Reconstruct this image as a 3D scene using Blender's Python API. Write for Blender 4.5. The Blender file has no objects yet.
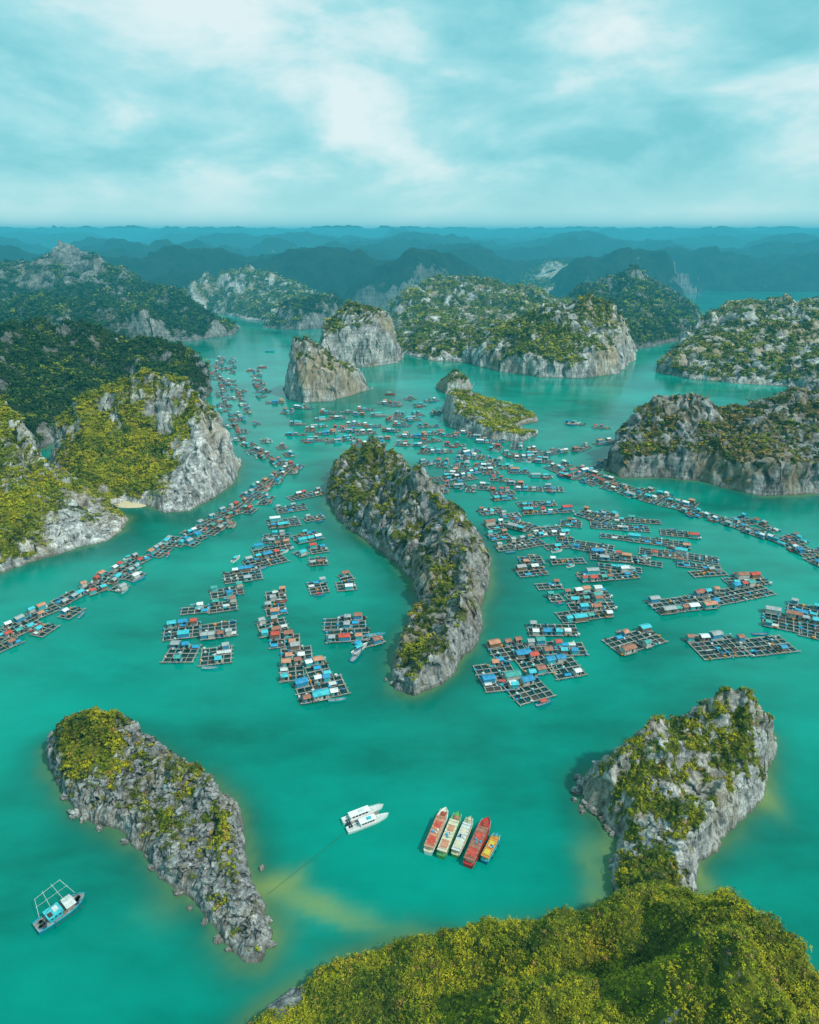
import bpy, math, random
import numpy as np
from mathutils import Vector

random.seed(5)
scene = bpy.context.scene
COL = scene.collection
scene.view_settings.view_transform = 'Standard'
scene.view_settings.look = 'None'
scene.view_settings.exposure = 0

# ------------------------------------------------------------------ camera, image pixels to world positions
CAMH = 150.0
FOC = 683.0
PIT = math.radians(22.3)
CP, SP = math.cos(PIT), math.sin(PIT)

def world(x, y, q=0.0):
    """image pixel, unprojected through the camera -> world X,Y,Z.  q<=150: assumed height of the point, q>150: its assumed distance along Y"""
    v = (y - 512) / FOC
    r = (SP + v * CP) / (CP - v * SP)
    if q > 150:
        Y = q; z = CAMH - r * Y
    else:
        z = q; Y = (CAMH - z) / r
    dep = Y * CP + (CAMH - z) * SP
    return np.array([(x - 409.5) / FOC * dep, Y, z])

# ------------------------------------------------------------------ noise
_r = np.random.RandomState(11)
PERM = np.tile(_r.permutation(256), 3)
GR = _r.normal(size=(256, 3)); GR /= np.linalg.norm(GR, axis=1)[:, None]

def pn(x, y, z):
    x, y, z = np.broadcast_arrays(np.asarray(x, float), np.asarray(y, float), np.asarray(z, float))
    xi = np.floor(x).astype(int); yi = np.floor(y).astype(int); zi = np.floor(z).astype(int)
    xf = x - xi; yf = y - yi; zf = z - zi
    xi &= 255; yi &= 255; zi &= 255
    def fade(t): return t * t * t * (t * (t * 6 - 15) + 10)
    u, v, w = fade(xf), fade(yf), fade(zf)
    def g(a, b, c):
        h = PERM[PERM[PERM[xi + a] + yi + b] + zi + c]
        G = GR[h]
        return G[..., 0] * (xf - a) + G[..., 1] * (yf - b) + G[..., 2] * (zf - c)
    x00 = g(0,0,0) * (1-u) + g(1,0,0) * u
    x10 = g(0,1,0) * (1-u) + g(1,1,0) * u
    x01 = g(0,0,1) * (1-u) + g(1,0,1) * u
    x11 = g(0,1,1) * (1-u) + g(1,1,1) * u
    return ((x00 * (1-v) + x10 * v) * (1-w) + (x01 * (1-v) + x11 * v) * w) * 1.6

def fbm(x, y, z=0.0, o=4, gain=0.5):
    s = 0; a = 1; t = 0
    for i in range(o):
        k = 2.03 ** i
        s = s + a * pn(x * k + 13.7 * i, y * k + 7.1 * i, np.asarray(z) * k + 3.3 * i)
        t += a; a *= gain
    return s / t * 1.3

def ridged(x, y, z=0.0, o=4, gain=0.55):
    s = 0; a = 1; t = 0
    for i in range(o):
        k = 2.1 ** i
        s = s + a * (1 - np.abs(pn(x * k + 5.7 * i, y * k + 9.1 * i, np.asarray(z) * k)) * 2)
        t += a; a *= gain
    return s / t

def sstep(a, b, x):
    t = np.clip((x - a) / (b - a), 0, 1)
    return t * t * (3 - 2 * t)

def sdf(X, Y, poly):
    d = np.full(X.shape, 1e9); ins = np.zeros(X.shape, bool)
    n = len(poly)
    for i in range(n):
        ax, ay = poly[i]; bx, by = poly[(i + 1) % n]
        ex, ey = bx - ax, by - ay
        L = ex * ex + ey * ey + 1e-9
        t = np.clip(((X - ax) * ex + (Y - ay) * ey) / L, 0, 1)
        d = np.minimum(d, (X - ax - t * ex) ** 2 + (Y - ay - t * ey) ** 2)
        c = ((ay > Y) != (by > Y))
        xx = ex * (Y - ay) / (ey if abs(ey) > 1e-9 else 1e-9) + ax
        ins ^= (c & (X < xx))
    d = np.sqrt(d)
    return np.where(ins, d, -d)

def raw_mesh(name, V, F, mats=(), smooth=True):
    V = np.asarray(V, np.float32); F = np.asarray(F, np.int32)
    me = bpy.data.meshes.new(name)
    n, k = F.shape
    me.vertices.add(len(V)); me.vertices.foreach_set('co', V.ravel())
    me.loops.add(n * k); me.loops.foreach_set('vertex_index', F.ravel())
    me.polygons.add(n)
    me.polygons.foreach_set('loop_start', np.arange(0, n * k, k, dtype=np.int32))
    me.polygons.foreach_set('loop_total', np.full(n, k, np.int32))
    for m in mats: me.materials.append(m)
    me.update(calc_edges=True)
    me.polygons.foreach_set('use_smooth', np.full(n, smooth, bool))
    me.validate()
    return me

def fattr(me, name, vals):
    a = me.attributes.new(name, 'FLOAT', 'POINT')
    a.data.foreach_set('value', np.asarray(vals, np.float32).ravel())

def cattr(me, name, vals):
    a = me.attributes.new(name, 'FLOAT_COLOR', 'POINT')
    v = np.concatenate([vals, np.ones((len(vals), 1))], 1).astype(np.float32)
    a.data.foreach_set('color', v.ravel())

def obj(name, me, parent=None, loc=(0, 0, 0), rz=0.0, **props):
    o = bpy.data.objects.new(name, me)
    o.location = loc; o.rotation_euler = (0, 0, rz)
    COL.objects.link(o)
    if parent is not None: o.parent = parent
    for k, v in props.items(): o[k] = v
    return o

# ------------------------------------------------------------------ materials
class NT:
    def __init__(s, name):
        s.m = bpy.data.materials.new(name); s.m.use_nodes = True
        s.t = s.m.node_tree; s.b = s.t.nodes['Principled BSDF']
    def n(s, typ, **kw):
        nd = s.t.nodes.new(typ)
        for k, v in kw.items():
            if k.startswith('_'): setattr(nd, k[1:], v)
            else: nd.inputs[k.replace('__', ' ')].default_value = v
        return nd
    def l(s, a, b): s.t.links.new(a, b)
    def ramp(s, fac, stops):
        nd = s.t.nodes.new('ShaderNodeValToRGB')
        el = nd.color_ramp.elements
        while len(el) < len(stops): el.new(0.5)
        for e, (p, c) in zip(el, stops):
            e.position = p
            e.color = (c, c, c, 1) if isinstance(c, (int, float)) else (*c, 1)
        s.l(fac, nd.inputs[0]); return nd.outputs[0]
    def mix(s, fac, a, b, mode='MIX'):
        nd = s.t.nodes.new('ShaderNodeMix'); nd.data_type = 'RGBA'; nd.blend_type = mode
        for i, v in ((0, fac), (6, a), (7, b)):
            if hasattr(v, 'links'): s.l(v, nd.inputs[i])
            elif i == 0: nd.inputs[i].default_value = v
            else: nd.inputs[i].default_value = (*v, 1)
        return nd.outputs[2]
    def math(s, op, a, b=0.0, clamp=False):
        nd = s.t.nodes.new('ShaderNodeMath'); nd.operation = op; nd.use_clamp = clamp
        for i, v in enumerate((a, b)):
            if hasattr(v, 'links'): s.l(v, nd.inputs[i])
            else: nd.inputs[i].default_value = v
        return nd.outputs[0]
    def pos(s, sc):
        g = s.n('ShaderNodeNewGeometry')
        m = s.n('ShaderNodeMapping'); m.inputs['Scale'].default_value = sc
        s.l(g.outputs['Position'], m.inputs[0]); return m.outputs[0]
    def noise(s, vec, scale=1.0, detail=6.0, rough=0.6):
        nd = s.n('ShaderNodeTexNoise', Scale=scale, Detail=detail, Roughness=rough)
        s.l(vec, nd.inputs['Vector']); return nd.outputs['Fac']

def rock_mat(name, s, veg_a, veg_b, gain=1.0, warm=0.3, zs=.4, crk=.35):
    t = NT(name); b = t.b
    streak = t.noise(t.pos((s, s, s * zs)), 1.0, 9, 0.68)
    fine = t.noise(t.pos((s * 4, s * 4, s * 1.8)), 1.0, 7, 0.72)
    big = t.noise(t.pos((s * 0.2, s * 0.2, s * 0.16)), 1.0, 4, 0.55)
    strata = t.noise(t.pos((s * .35, s * .35, s * 5)), 1.0, 5, 0.65)
    g_ = gain
    c1 = t.ramp(streak, [(0.30, (0.09 * g_, 0.095 * g_, 0.10 * g_)), (0.40, (0.25 * g_, 0.255 * g_, 0.26 * g_)),
                         (0.50, (0.44 * g_, 0.445 * g_, 0.44 * g_)), (0.62, (0.68 * g_, 0.68 * g_, 0.65 * g_))])
    c2 = t.ramp(fine, [(0.34, 0.35), (0.45, 0.9), (0.62, 1.25)])
    c = t.mix(1.0, c1, c2, 'MULTIPLY')
    c = t.mix(.6, c, t.ramp(strata, [(0.38, 0.5), (0.5, 1.05), (0.6, 1.25)]), 'MULTIPLY')
    vo = t.n('ShaderNodeTexVoronoi', _feature='DISTANCE_TO_EDGE', Scale=1.0)
    wv = t.n('ShaderNodeTexNoise', Scale=1.0, Detail=4.0); t.l(t.pos((s * 2.5, s * 2.5, s * 1.2)), wv.inputs['Vector'])
    vv = t.n('ShaderNodeVectorMath', _operation='ADD'); t.l(t.pos((s * 2.2, s * 2.2, s * .35)), vv.inputs[0]); t.l(wv.outputs['Color'], vv.inputs[1])
    t.l(vv.outputs[0], vo.inputs['Vector'])
    crack = t.ramp(vo.outputs['Distance'], [(0.0, 0.25), (0.07, 1.0)])
    c = t.mix(crk, c, crack, 'MULTIPLY')
    c = t.mix(t.ramp(big, [(0.48, 0.0), (0.62, warm)]), c, (0.42 * g_, 0.31 * g_, 0.18 * g_))
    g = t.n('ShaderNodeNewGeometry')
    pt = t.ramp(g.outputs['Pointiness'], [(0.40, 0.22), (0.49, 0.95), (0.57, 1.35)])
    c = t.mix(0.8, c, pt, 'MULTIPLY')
    sep = t.n('ShaderNodeSeparateXYZ'); t.l(g.outputs['Position'], sep.inputs[0])
    tide = t.math('SUBTRACT', 1.0, t.math('MULTIPLY', sep.outputs[2], 0.9), True)
    c = t.mix(t.math('MULTIPLY', tide, 0.6), c, (0.07, 0.06, 0.035))
    va = t.n('ShaderNodeAttribute', _attribute_name='veg')
    vm = t.math('ADD', va.outputs['Fac'], t.math('MULTIPLY', t.math('SUBTRACT', fine, 0.5), 1.8))
    vm = t.ramp(vm, [(0.42, 0.0), (0.54, 1.0)])
    vn = t.noise(t.pos((s * 0.9, s * 0.9, s * 0.9)), 1.0, 8, 0.75)
    vc = t.mix(t.ramp(vn, [(0.40, 0.0), (0.58, 1.0)]), veg_a, veg_b)
    c = t.mix(vm, c, vc)
    t.l(c, b.inputs['Base Color'])
    b.inputs['Roughness'].default_value = 0.92
    b.inputs['Specular IOR Level'].default_value = 0.2
    bp = t.n('ShaderNodeBump', Strength=0.9, Distance=0.5 / s)
    t.l(t.math('ADD', streak, t.math('MULTIPLY', fine, 0.7)), bp.inputs['Height'])
    t.l(bp.outputs[0], b.inputs['Normal'])
    return t.m

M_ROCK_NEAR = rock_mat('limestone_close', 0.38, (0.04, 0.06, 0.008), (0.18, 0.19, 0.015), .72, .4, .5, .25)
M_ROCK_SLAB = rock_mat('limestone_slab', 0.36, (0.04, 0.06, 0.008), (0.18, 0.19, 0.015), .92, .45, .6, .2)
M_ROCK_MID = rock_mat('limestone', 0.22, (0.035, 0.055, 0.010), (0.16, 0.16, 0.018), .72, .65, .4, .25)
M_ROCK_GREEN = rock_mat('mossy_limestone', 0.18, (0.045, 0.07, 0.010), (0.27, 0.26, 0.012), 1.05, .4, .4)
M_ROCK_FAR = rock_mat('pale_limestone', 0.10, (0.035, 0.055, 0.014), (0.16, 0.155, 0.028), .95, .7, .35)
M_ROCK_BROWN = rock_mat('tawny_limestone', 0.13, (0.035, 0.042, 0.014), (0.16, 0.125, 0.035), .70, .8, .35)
M_ROCK_DARK = rock_mat('dark_limestone', 0.10, (0.006, 0.020, 0.012), (0.035, 0.05, 0.016), .5, .3, .5)  # darker rock and deep green cover for the wooded ranges
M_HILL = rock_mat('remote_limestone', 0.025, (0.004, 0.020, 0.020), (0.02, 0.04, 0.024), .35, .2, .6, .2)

def leaf_mat():
    t = NT('foliage')
    a = t.n('ShaderNodeAttribute', _attribute_name='tint')
    n = t.noise(t.pos((1.3, 1.3, 1.3)), 1.0, 3, 0.6)
    n2 = t.noise(t.pos((.13, .13, .13)), 1.0, 5, 0.65)
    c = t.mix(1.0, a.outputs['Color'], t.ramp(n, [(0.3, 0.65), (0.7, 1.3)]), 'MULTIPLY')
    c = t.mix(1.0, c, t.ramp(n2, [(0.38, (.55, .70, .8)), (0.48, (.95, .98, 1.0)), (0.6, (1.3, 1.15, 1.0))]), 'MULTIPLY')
    t.l(c, t.b.inputs['Base Color'])
    t.b.inputs['Roughness'].default_value = 0.8
    t.b.inputs['Specular IOR Level'].default_value = 0.15
    return t.m
M_LEAF = leaf_mat()

_pm = {}
def paint(name, c, rough=0.6, var=0.35, sc=1.2):
    if name in _pm: return _pm[name]
    t = NT(name)
    n = t.noise(t.pos((sc, sc, sc)), 1.0, 6, 0.7)
    n2 = t.noise(t.pos((sc * 6, sc * 6, sc)), 1.0, 3, 0.6)
    k = t.mix(1.0, t.ramp(n, [(0.3, 1 - var), (0.7, 1 + var * .4)]), t.ramp(n2, [(0.3, 1 - var * .5), (0.7, 1.1)]), 'MULTIPLY')
    t.l(t.mix(1.0, c, k, 'MULTIPLY'), t.b.inputs['Base Color'])
    t.b.inputs['Roughness'].default_value = rough
    _pm[name] = t.m
    return t.m

def roof_mat(name, c):
    t = NT(name)
    tc = t.n('ShaderNodeTexCoord')
    w = t.n('ShaderNodeTexWave', Scale=6.0, Distortion=0.2); t.l(tc.outputs['Object'], w.inputs[0])
    n = t.noise(t.pos((.8, .8, .8)), 1.0, 6, 0.7)
    k = t.mix(1.0, t.ramp(w.outputs['Fac'], [(0, 0.8), (1, 1.1)]), t.ramp(n, [(0.32, 0.55), (0.6, 1.15)]), 'MULTIPLY')
    col = t.mix(1.0, c, k, 'MULTIPLY')
    col = t.mix(t.ramp(n, [(0.56, 0.0), (0.70, 0.6)]), col, (0.25, 0.20, 0.16))
    t.l(col, t.b.inputs['Base Color']); t.b.inputs['Roughness'].default_value = 0.55
    return t.m

ROOFC = {'red': (0.58, 0.07, 0.04), 'rust': (0.36, 0.14, 0.09), 'blue': (0.02, 0.28, 0.52), 'cyan': (0.05, 0.52, 0.60),
         'green': (0.06, 0.36, 0.32), 'grey': (0.38, 0.41, 0.42), 'white': (0.78, 0.81, 0.81), 'orange': (0.60, 0.26, 0.15)}
ROOFM = {k: roof_mat(k + '_sheet_roofing', v) for k, v in ROOFC.items()}
WALLC = {'timber': (0.22, 0.14, 0.09), 'blue_painted': (0.04, 0.30, 0.48), 'pale': (0.55, 0.55, 0.50), 'turquoise': (0.05, 0.45, 0.48)}
WALLM = {k: paint(k + '_wall_boards', v) for k, v in WALLC.items()}
M_WOOD = paint('weathered_timber', (0.36, 0.34, 0.30), 0.85, 0.6, .5)
M_WOODD = paint('dark_timber', (0.07, 0.05, 0.04), 0.85, 0.4)
M_NET = paint('submerged_net', (0.003, 0.050, 0.048), 0.35, 0.6, .35)
M_DRUM = paint('blue_plastic', (0.02, 0.20, 0.45), 0.45)
M_DARK = paint('dark_opening', (0.02, 0.025, 0.03), 0.3)
M_TARP = paint('blue_tarpaulin', (0.02, 0.36, 0.62), 0.5)
M_TARPW = paint('pale_tarpaulin', (0.65, 0.68, 0.66), 0.6)
M_WHITE = paint('white_gloss_paint', (0.80, 0.82, 0.82), 0.35, 0.12)
M_CREAM = paint('cream_paint', (0.66, 0.60, 0.42), 0.5, 0.25)
M_RED = paint('red_paint', (0.52, 0.035, 0.03), 0.45, 0.3)
M_BLUE = paint('blue_paint', (0.02, 0.26, 0.48), 0.45, 0.3)
M_CYAN = paint('cyan_paint', (0.04, 0.48, 0.58), 0.45, 0.3)
M_GREEN = paint('green_paint', (0.10, 0.38, 0.12), 0.5, 0.3)
M_ORANGE = paint('orange_paint', (0.70, 0.26, 0.03), 0.5, 0.25)
M_YELLOW = paint('yellow_paint', (0.66, 0.50, 0.05), 0.5, 0.25)
M_GLASS = paint('window_glass', (0.02, 0.03, 0.035), 0.08, 0.1)
M_SAND = paint('beach_sand', (0.62, 0.52, 0.33), 0.95, 0.2)
M_ROPE = paint('rope_fibre', (0.05, 0.07, 0.06), 0.9)

# ------------------------------------------------------------------ foliage clumps
def clumps(name, P, R, nleaf, lsize, tint, rs, label):
    n = len(P)
    if n == 0: return
    d = rs.normal(size=(n, nleaf, 3)); d /= np.linalg.norm(d, axis=2)[..., None]
    d[..., 2] = np.where(d[..., 2] < -0.25, -d[..., 2], d[..., 2])
    lump = 0.65 + 0.55 * rs.rand(n, nleaf)
    sq = np.stack([.8 + .6 * rs.rand(n), .8 + .6 * rs.rand(n), .5 + .6 * rs.rand(n)], 1)[:, None, :]
    c = P[:, None, :] + d * lump[..., None] * R[:, None, None] * sq
    nn = d + 0.40 * rs.normal(size=d.shape) + np.array([0, 0, .45])
    nn /= np.linalg.norm(nn, axis=2)[..., None]
    a = rs.normal(size=d.shape)
    a -= (a * nn).sum(2)[..., None] * nn; a /= np.linalg.norm(a, axis=2)[..., None]
    b = np.cross(nn, a)
    s = (lsize * (0.6 + 0.8 * rs.rand(n, nleaf)) * np.sqrt(R / R.mean())[:, None])[..., None]
    V = np.stack([c - a * s * .9, c + b * s * .6, c + a * s * .9, c - b * s * .6], 2).reshape(-1, 3)
    F = np.arange(len(V)).reshape(-1, 4)
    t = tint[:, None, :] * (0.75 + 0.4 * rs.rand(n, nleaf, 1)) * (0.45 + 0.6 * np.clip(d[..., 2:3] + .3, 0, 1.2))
    t = np.repeat(t.reshape(-1, 3), 4, 0)
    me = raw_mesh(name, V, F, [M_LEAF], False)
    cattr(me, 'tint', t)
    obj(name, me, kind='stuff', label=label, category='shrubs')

YG = np.array([0.39, 0.37, 0.014]); MG = np.array([0.16, 0.20, 0.016]); DG = np.array([0.028, 0.06, 0.012]); TA = np.array([0.34, 0.22, 0.06])
SHORES = []

def island(name, shore, ridges, res, label, mat, k=0.35, a=0.6, jag=1.0, lump=0.12, coast=2.0, vb=0.0, vs=0.5,
           crown=1.5, nleaf=40, leaf=0.4, yellow=0.4, spots=(), seed=0, dens=1.0, cn=.3, l1f=.13, up=1.06, gul=0.0, bigc=0.0, vf=.35, zj=.45, tan=.02):
    rs = np.random.RandomState(seed + 100)
    poly = []
    for p in shore:
        if len(p) == 2: q = world(*p)[:2]
        else:
            w = world(*p); q = w[:2]; q = q + q / np.linalg.norm(q) * (k * max(w[2], 0) + 2)
        poly.append(q)
    poly = np.array(poly)
    if poly[:, 1].min() < 480: SHORES.append(poly)
    S = []
    for rg in ridges:
        W = [world(*p) for p in rg]
        for i in range(len(W) - 1):
            m = max(2, int(np.linalg.norm(W[i+1][:2] - W[i][:2]) / (res * 4)))
            for j in range(m): S.append(W[i] + (W[i+1] - W[i]) * j / m)
        S.append(W[-1])
    S = np.array(S)
    mg = 5 + coast * 2
    xs = np.arange(poly[:, 0].min() - mg, poly[:, 0].max() + mg, res)
    ys = np.arange(poly[:, 1].min() - mg, poly[:, 1].max() + mg, res)
    X, Y = np.meshgrid(xs, ys)
    sc = S[:, 2].max()
    d = sdf(X, Y, poly)
    d = d + coast * fbm(X / (coast * 5), Y / (coast * 5), seed * 3.1, 5, .6)
    dr = np.full(X.shape, 1e9); cw = np.zeros(X.shape); cs = np.zeros(X.shape)
    for s in S:
        q = (X - s[0]) ** 2 + (Y - s[1]) ** 2
        dr = np.minimum(dr, q); w = 1 / (q + (sc * .08) ** 2 + 1) ** 2.0
        cw += w; cs += w * s[2]
    dr = np.sqrt(dr); C = cs / cw * up
    dr = np.maximum(dr + sc * .12 * fbm(X / (sc * .4), Y / (sc * .4), seed + 5.5, 3), 0)
    C = C * (1 + cn * (fbm(X / (sc * .45), Y / (sc * .45), seed * 2.2 + 1, 3) - .02))
    dd = np.maximum(d, 0)
    t = np.clip(dd / (k * C + 1.0), 0, 1)
    cl = 1 - (1 - t) ** 1.8
    u = dd / (dd + dr + 0.01)
    h0 = C * (a * cl + (1 - a) * u)
    L = sc * 0.5
    h0 = h0 + C * lump * fbm(X / L, Y / L, seed * 1.7, 4) * np.clip(dd / (k * C), 0, 1)
    if gul: h0 = h0 - C * gul * sstep(.25, 1.0, ridged(X / (sc * .55), Y / (sc * .55), seed + 3, 3)) * (1 - u) * np.clip(dd / (k * C), 0, 1)
    gy, gx = np.gradient(h0, res)
    nz = 1 / np.sqrt(1 + gx ** 2 + gy ** 2)
    J = jag * sc * 0.10
    l1 = sc * l1f
    rg_ = ridged(X / l1, Y / l1, seed + .5, 6, .62)
    tj = np.clip(dd / (k * C * .5 + .5), 0, 1)
    h = h0 + J * (rg_ - 0.3) * tj * (0.4 + C / sc * .6)
    h = np.where(d < 0, np.maximum(d * 1.1, -6), h + 0.15)
    l2 = sc * 0.13
    jx = fbm(X / l2, Y / l2, h / l2 * zj + seed, 5, .65); jy = fbm(X / l2 + 31, Y / l2 + 17, h / l2 * zj + seed, 5, .65)
    am = J * 1.2 * np.clip(dd / 2, 0, 1)
    X2 = X + jx * am; Y2 = Y + jy * am
    veg = sstep(0.22, 0.70, nz) * 0.75 - 0.22 + vb + vs * fbm(X / (sc * vf), Y / (sc * vf), seed + 9.2, 5, .65)
    veg = veg - .35 * sstep(.45, .9, rg_) * (1 - vf)
    for (sx, sy, sh, sr, sa) in spots:
        w = world(sx, sy, sh)
        veg += sa * np.exp(-((X - w[0]) ** 2 + (Y - w[1]) ** 2) / sr ** 2)
    veg *= sstep(sc * .01 + .8, sc * .06 + 1.2, h)
    V = np.stack([X2, Y2, h], 2).reshape(-1, 3)
    ny, nx = X.shape
    I = np.arange(ny * nx).reshape(ny, nx)
    F = np.stack([I[:-1, :-1], I[:-1, 1:], I[1:, 1:], I[1:, :-1]], 2).reshape(-1, 4)
    keep = (V[F][:, :, 2] > -4).any(1)
    F = F[keep]
    used = np.unique(F); mp = np.zeros(len(V), int); mp[used] = np.arange(len(used))
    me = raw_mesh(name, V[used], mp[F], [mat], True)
    fattr(me, 'veg', veg.ravel()[used])
    obj(name, me, kind='structure', label=label, category='island')
    vv = veg.ravel(); ok = (vv > 0.36) & (h.ravel() > 1.0)
    pr = dens * res * res / (1.35 * crown ** 2) * sstep(.34, .60, vv)
    reps = int(math.ceil(pr.max())) if len(pr) else 1
    sel = np.concatenate([np.where(ok & (rs.rand(len(vv)) < pr / reps))[0] for _ in range(reps)])
    P = V[sel] + rs.normal(size=(len(sel), 3)) * [res * .5, res * .5, 0]
    R = crown * (0.45 + 1.0 * rs.rand(len(sel)) ** 2)
    if bigc:
        bg = rs.rand(len(sel)) < bigc; R[bg] *= 2.0
    P[:, 2] += R * 0.15
    f = fbm(P[:, 0] / (sc * .3), P[:, 1] / (sc * .3), seed + 4.4, 4, .6) * 1.5 + rs.normal(size=len(sel)) * .35 + (yellow - .5) * 1.6
    g = np.clip(f * .6 + .5, 0, 1)[:, None]
    T = np.where(g < .5, DG + (MG - DG) * g * 2, MG + (YG - MG) * (g * 2 - 1))
    br = rs.rand(len(sel)) < tan
    T[br] = TA
    if bigc: T[bg] = T[bg] * .6
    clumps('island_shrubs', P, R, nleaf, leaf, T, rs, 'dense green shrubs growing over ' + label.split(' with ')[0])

# ------------------------------------------------------------------ ISLANDS
island('limestone_island', 
  [(48,764),(60,790),(78,812),(118,832),(142,850),(154,868),(174,885),(197,905),(217,932),(241,960),(262,964),(271,938),(264,905),
   (254,872,2),(244,832,5),(240,802,8),(212,772,10),(178,752,11),(150,730,13),(115,706,15),(80,710,15),(46,738,6)],
  [[(68,728,13),(88,715,17),(102,713,13),(118,715,16),(148,738,11),(176,764,12),(194,776,9),(210,789,12),(223,815,10),(232,850,7),(243,890,5),(256,930,3)],
   [(115,714,16),(100,760,9)],[(178,766,12),(165,815,6)],[(210,789,11),(208,850,5)]],
  0.30, 'craggy grey limestone islet with green scrub at its taller end', M_ROCK_NEAR, k=.34, a=.34, jag=1.45, coast=2.2, vb=-.18, vs=.65,
  crown=.5, nleaf=42, leaf=.15, yellow=.55, spots=[(85,722,14,10,.75),(75,760,8,8,.5),(110,745,10,7,.3),(195,778,10,6,.4),(222,830,8,5,.4),(165,820,5,4,.3)], seed=1, dens=1.2, bigc=.04, l1f=.17, vf=.28, zj=.25, tan=.06)

island('limestone_island',
  [(580,786),(586,806),(602,816),(614,838),(612,868),(618,900),(640,935),(690,915),(700,868),(725,838),(752,808),(768,782),
   (777,742,8),(779,704,20),(745,689,24),(700,695,23),(665,707,22),(635,727,19),(605,754,12),(583,776,5)],
  [[(602,778,9),(614,764,14),(637,740,19),(665,716,22),(700,703,24),(750,696,25),(770,712,19)],
   [(750,697,25),(745,740,18),(722,785,13),(690,835,11),(660,880,9),(652,915,12)]],
  0.34, 'broad pale limestone islet with scrub along its crest', M_ROCK_SLAB, k=.42, a=.34, jag=.75, lump=.10, coast=2.4, vb=.0, vs=1.25,
  crown=.55, nleaf=42, leaf=.15, yellow=.6, spots=[(690,705,24,8,.3),(755,705,24,7,.4),(612,765,14,5,.3),(755,750,14,7,.4),(660,890,8,9,.6)], seed=2, dens=1.2, bigc=.04, vf=.2, l1f=.13, zj=.3, tan=.05)

island('forested_headland',
  [(238,1035),(262,1010),(292,990),(330,968),(385,948),(440,943,4),(520,936,11),(570,926,17),(605,900,20),(640,885,20),(680,890,24),(725,897,27),(765,925,28),(800,962,26),(835,1000,23),
   (940,1100),(900,1300),(500,1330),(230,1200)],
  [[(290,1012,5),(340,985,9),(400,965,12),(460,955,16),(520,943,19),(570,932,23),(615,905,25),(645,893,24),(680,899,29),(725,905,32),(762,932,33),(800,972,31),(835,1010,29)],
   [(520,1010,26),(620,980,34),(720,980,38),(800,1040,38),(700,1150,42),(500,1130,34)]],
  0.55, 'steep headland with dense yellow-green subtropical canopy', M_ROCK_NEAR, k=.6, a=.4, jag=.5, lump=.32, coast=2.0, vb=.85, vs=.22,
  crown=.48, nleaf=26, leaf=.125, yellow=.76, seed=3, dens=1.6, cn=.28, spots=[(283,1000,2,6,-1.1)], up=1.0, gul=.34, bigc=.05, tan=.04)

island('limestone_island',
  [(328,498),(336,515),(352,532),(375,546),(395,562),(410,582),(418,600),(411,622),(398,645),(391,668),(396,690),(414,696),(432,690),(452,674),(472,652),(482,632),(481,608),(491,585),(492,568),
   (489,547,7),(477,522,13),(452,503,17),(430,472,25),(402,449,24),(375,436,25),(350,441,20),(333,458,12),(328,480,6)],
  [[(340,472,14),(352,453,20),(372,444,27),(398,462,24),(420,485,31),(440,513,21),(458,528,27),(467,558,20),(460,590,11),(466,610,17),(446,636,16),(426,664,8),(412,684,5)],[(420,487,30),(400,530,14)],[(375,445,26),(352,495,12)],[(446,636,16),(415,645,9)],[(458,528,27),(430,575,13)]],
  0.55, 'long ridge-backed limestone island with scrub on its spine', M_ROCK_MID, k=.3, a=.36, jag=1.15, lump=.28, coast=3.0, vb=.06, vs=.85,
  crown=.85, nleaf=32, leaf=.25, yellow=.42, seed=4, spots=[(375,450,26,16,.3)], gul=.3, bigc=.04, l1f=.14, vf=.28, zj=.3, tan=.05)

island('limestone_island',
  [(-60,592),(-20,580),(0,573),(30,562),(70,550),(100,542),(122,532),(131,518),(120,510,3),(98,494,8),(66,470,20),(42,448,30),(20,422,40),(3,408,46),(-40,410,44),(-110,440,30),(-140,560)],
  [[(-70,425,40),(0,410,50),(18,428,43),(40,456,32),(66,480,21),(94,503,10),(115,520,5)],[(0,414,48),(15,480,26),(35,525,14)],[(40,456,32),(70,505,14)]],
  0.9, 'steep limestone island with yellow-green slopes and pale cliffs', M_ROCK_GREEN, k=.2, a=.32, jag=.9, lump=.14, coast=4, vb=.16, vs=.55,
  crown=1.0, nleaf=28, leaf=.32, yellow=.78, seed=5, cn=.10, up=1.1, gul=.35, dens=1.2, spots=[(115,525,5,14,-.5),(80,534,8,20,-.5),(90,505,10,8,-.3)])

island('limestone_island',
  [(60,515),(85,508),(108,505),(128,503),(145,505),(165,512),(190,510),(215,497),(235,482),(240,462),(237,440,20),(224,416,32),(196,390,47),(165,378,56),(140,374,59),(110,381,54),(85,394,44),(62,414,32),(46,440,18)],
  [[(62,424,30),(84,402,45),(110,387,55),(140,379,60),(168,384,57),(195,398,49),(214,424,34),(228,450,20)],[(140,383,58),(145,430,30),(150,480,12)],[(84,404,44),(85,460,22)],[(195,402,47),(200,455,24)]],
  1.0, 'domed limestone island with yellow-green vegetation and white cliff foot', M_ROCK_GREEN, k=.24, a=.25, jag=.8, lump=.14, coast=4, vb=.34, vs=.45,
  crown=1.15, nleaf=28, leaf=.38, yellow=.72, seed=6, spots=[(190,500,4,20,-.9),(225,475,6,20,-1.0),(236,445,16,12,-.7),(210,470,14,12,-.4)], cn=.08, up=1.1, gul=.4, dens=1.2)

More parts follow.
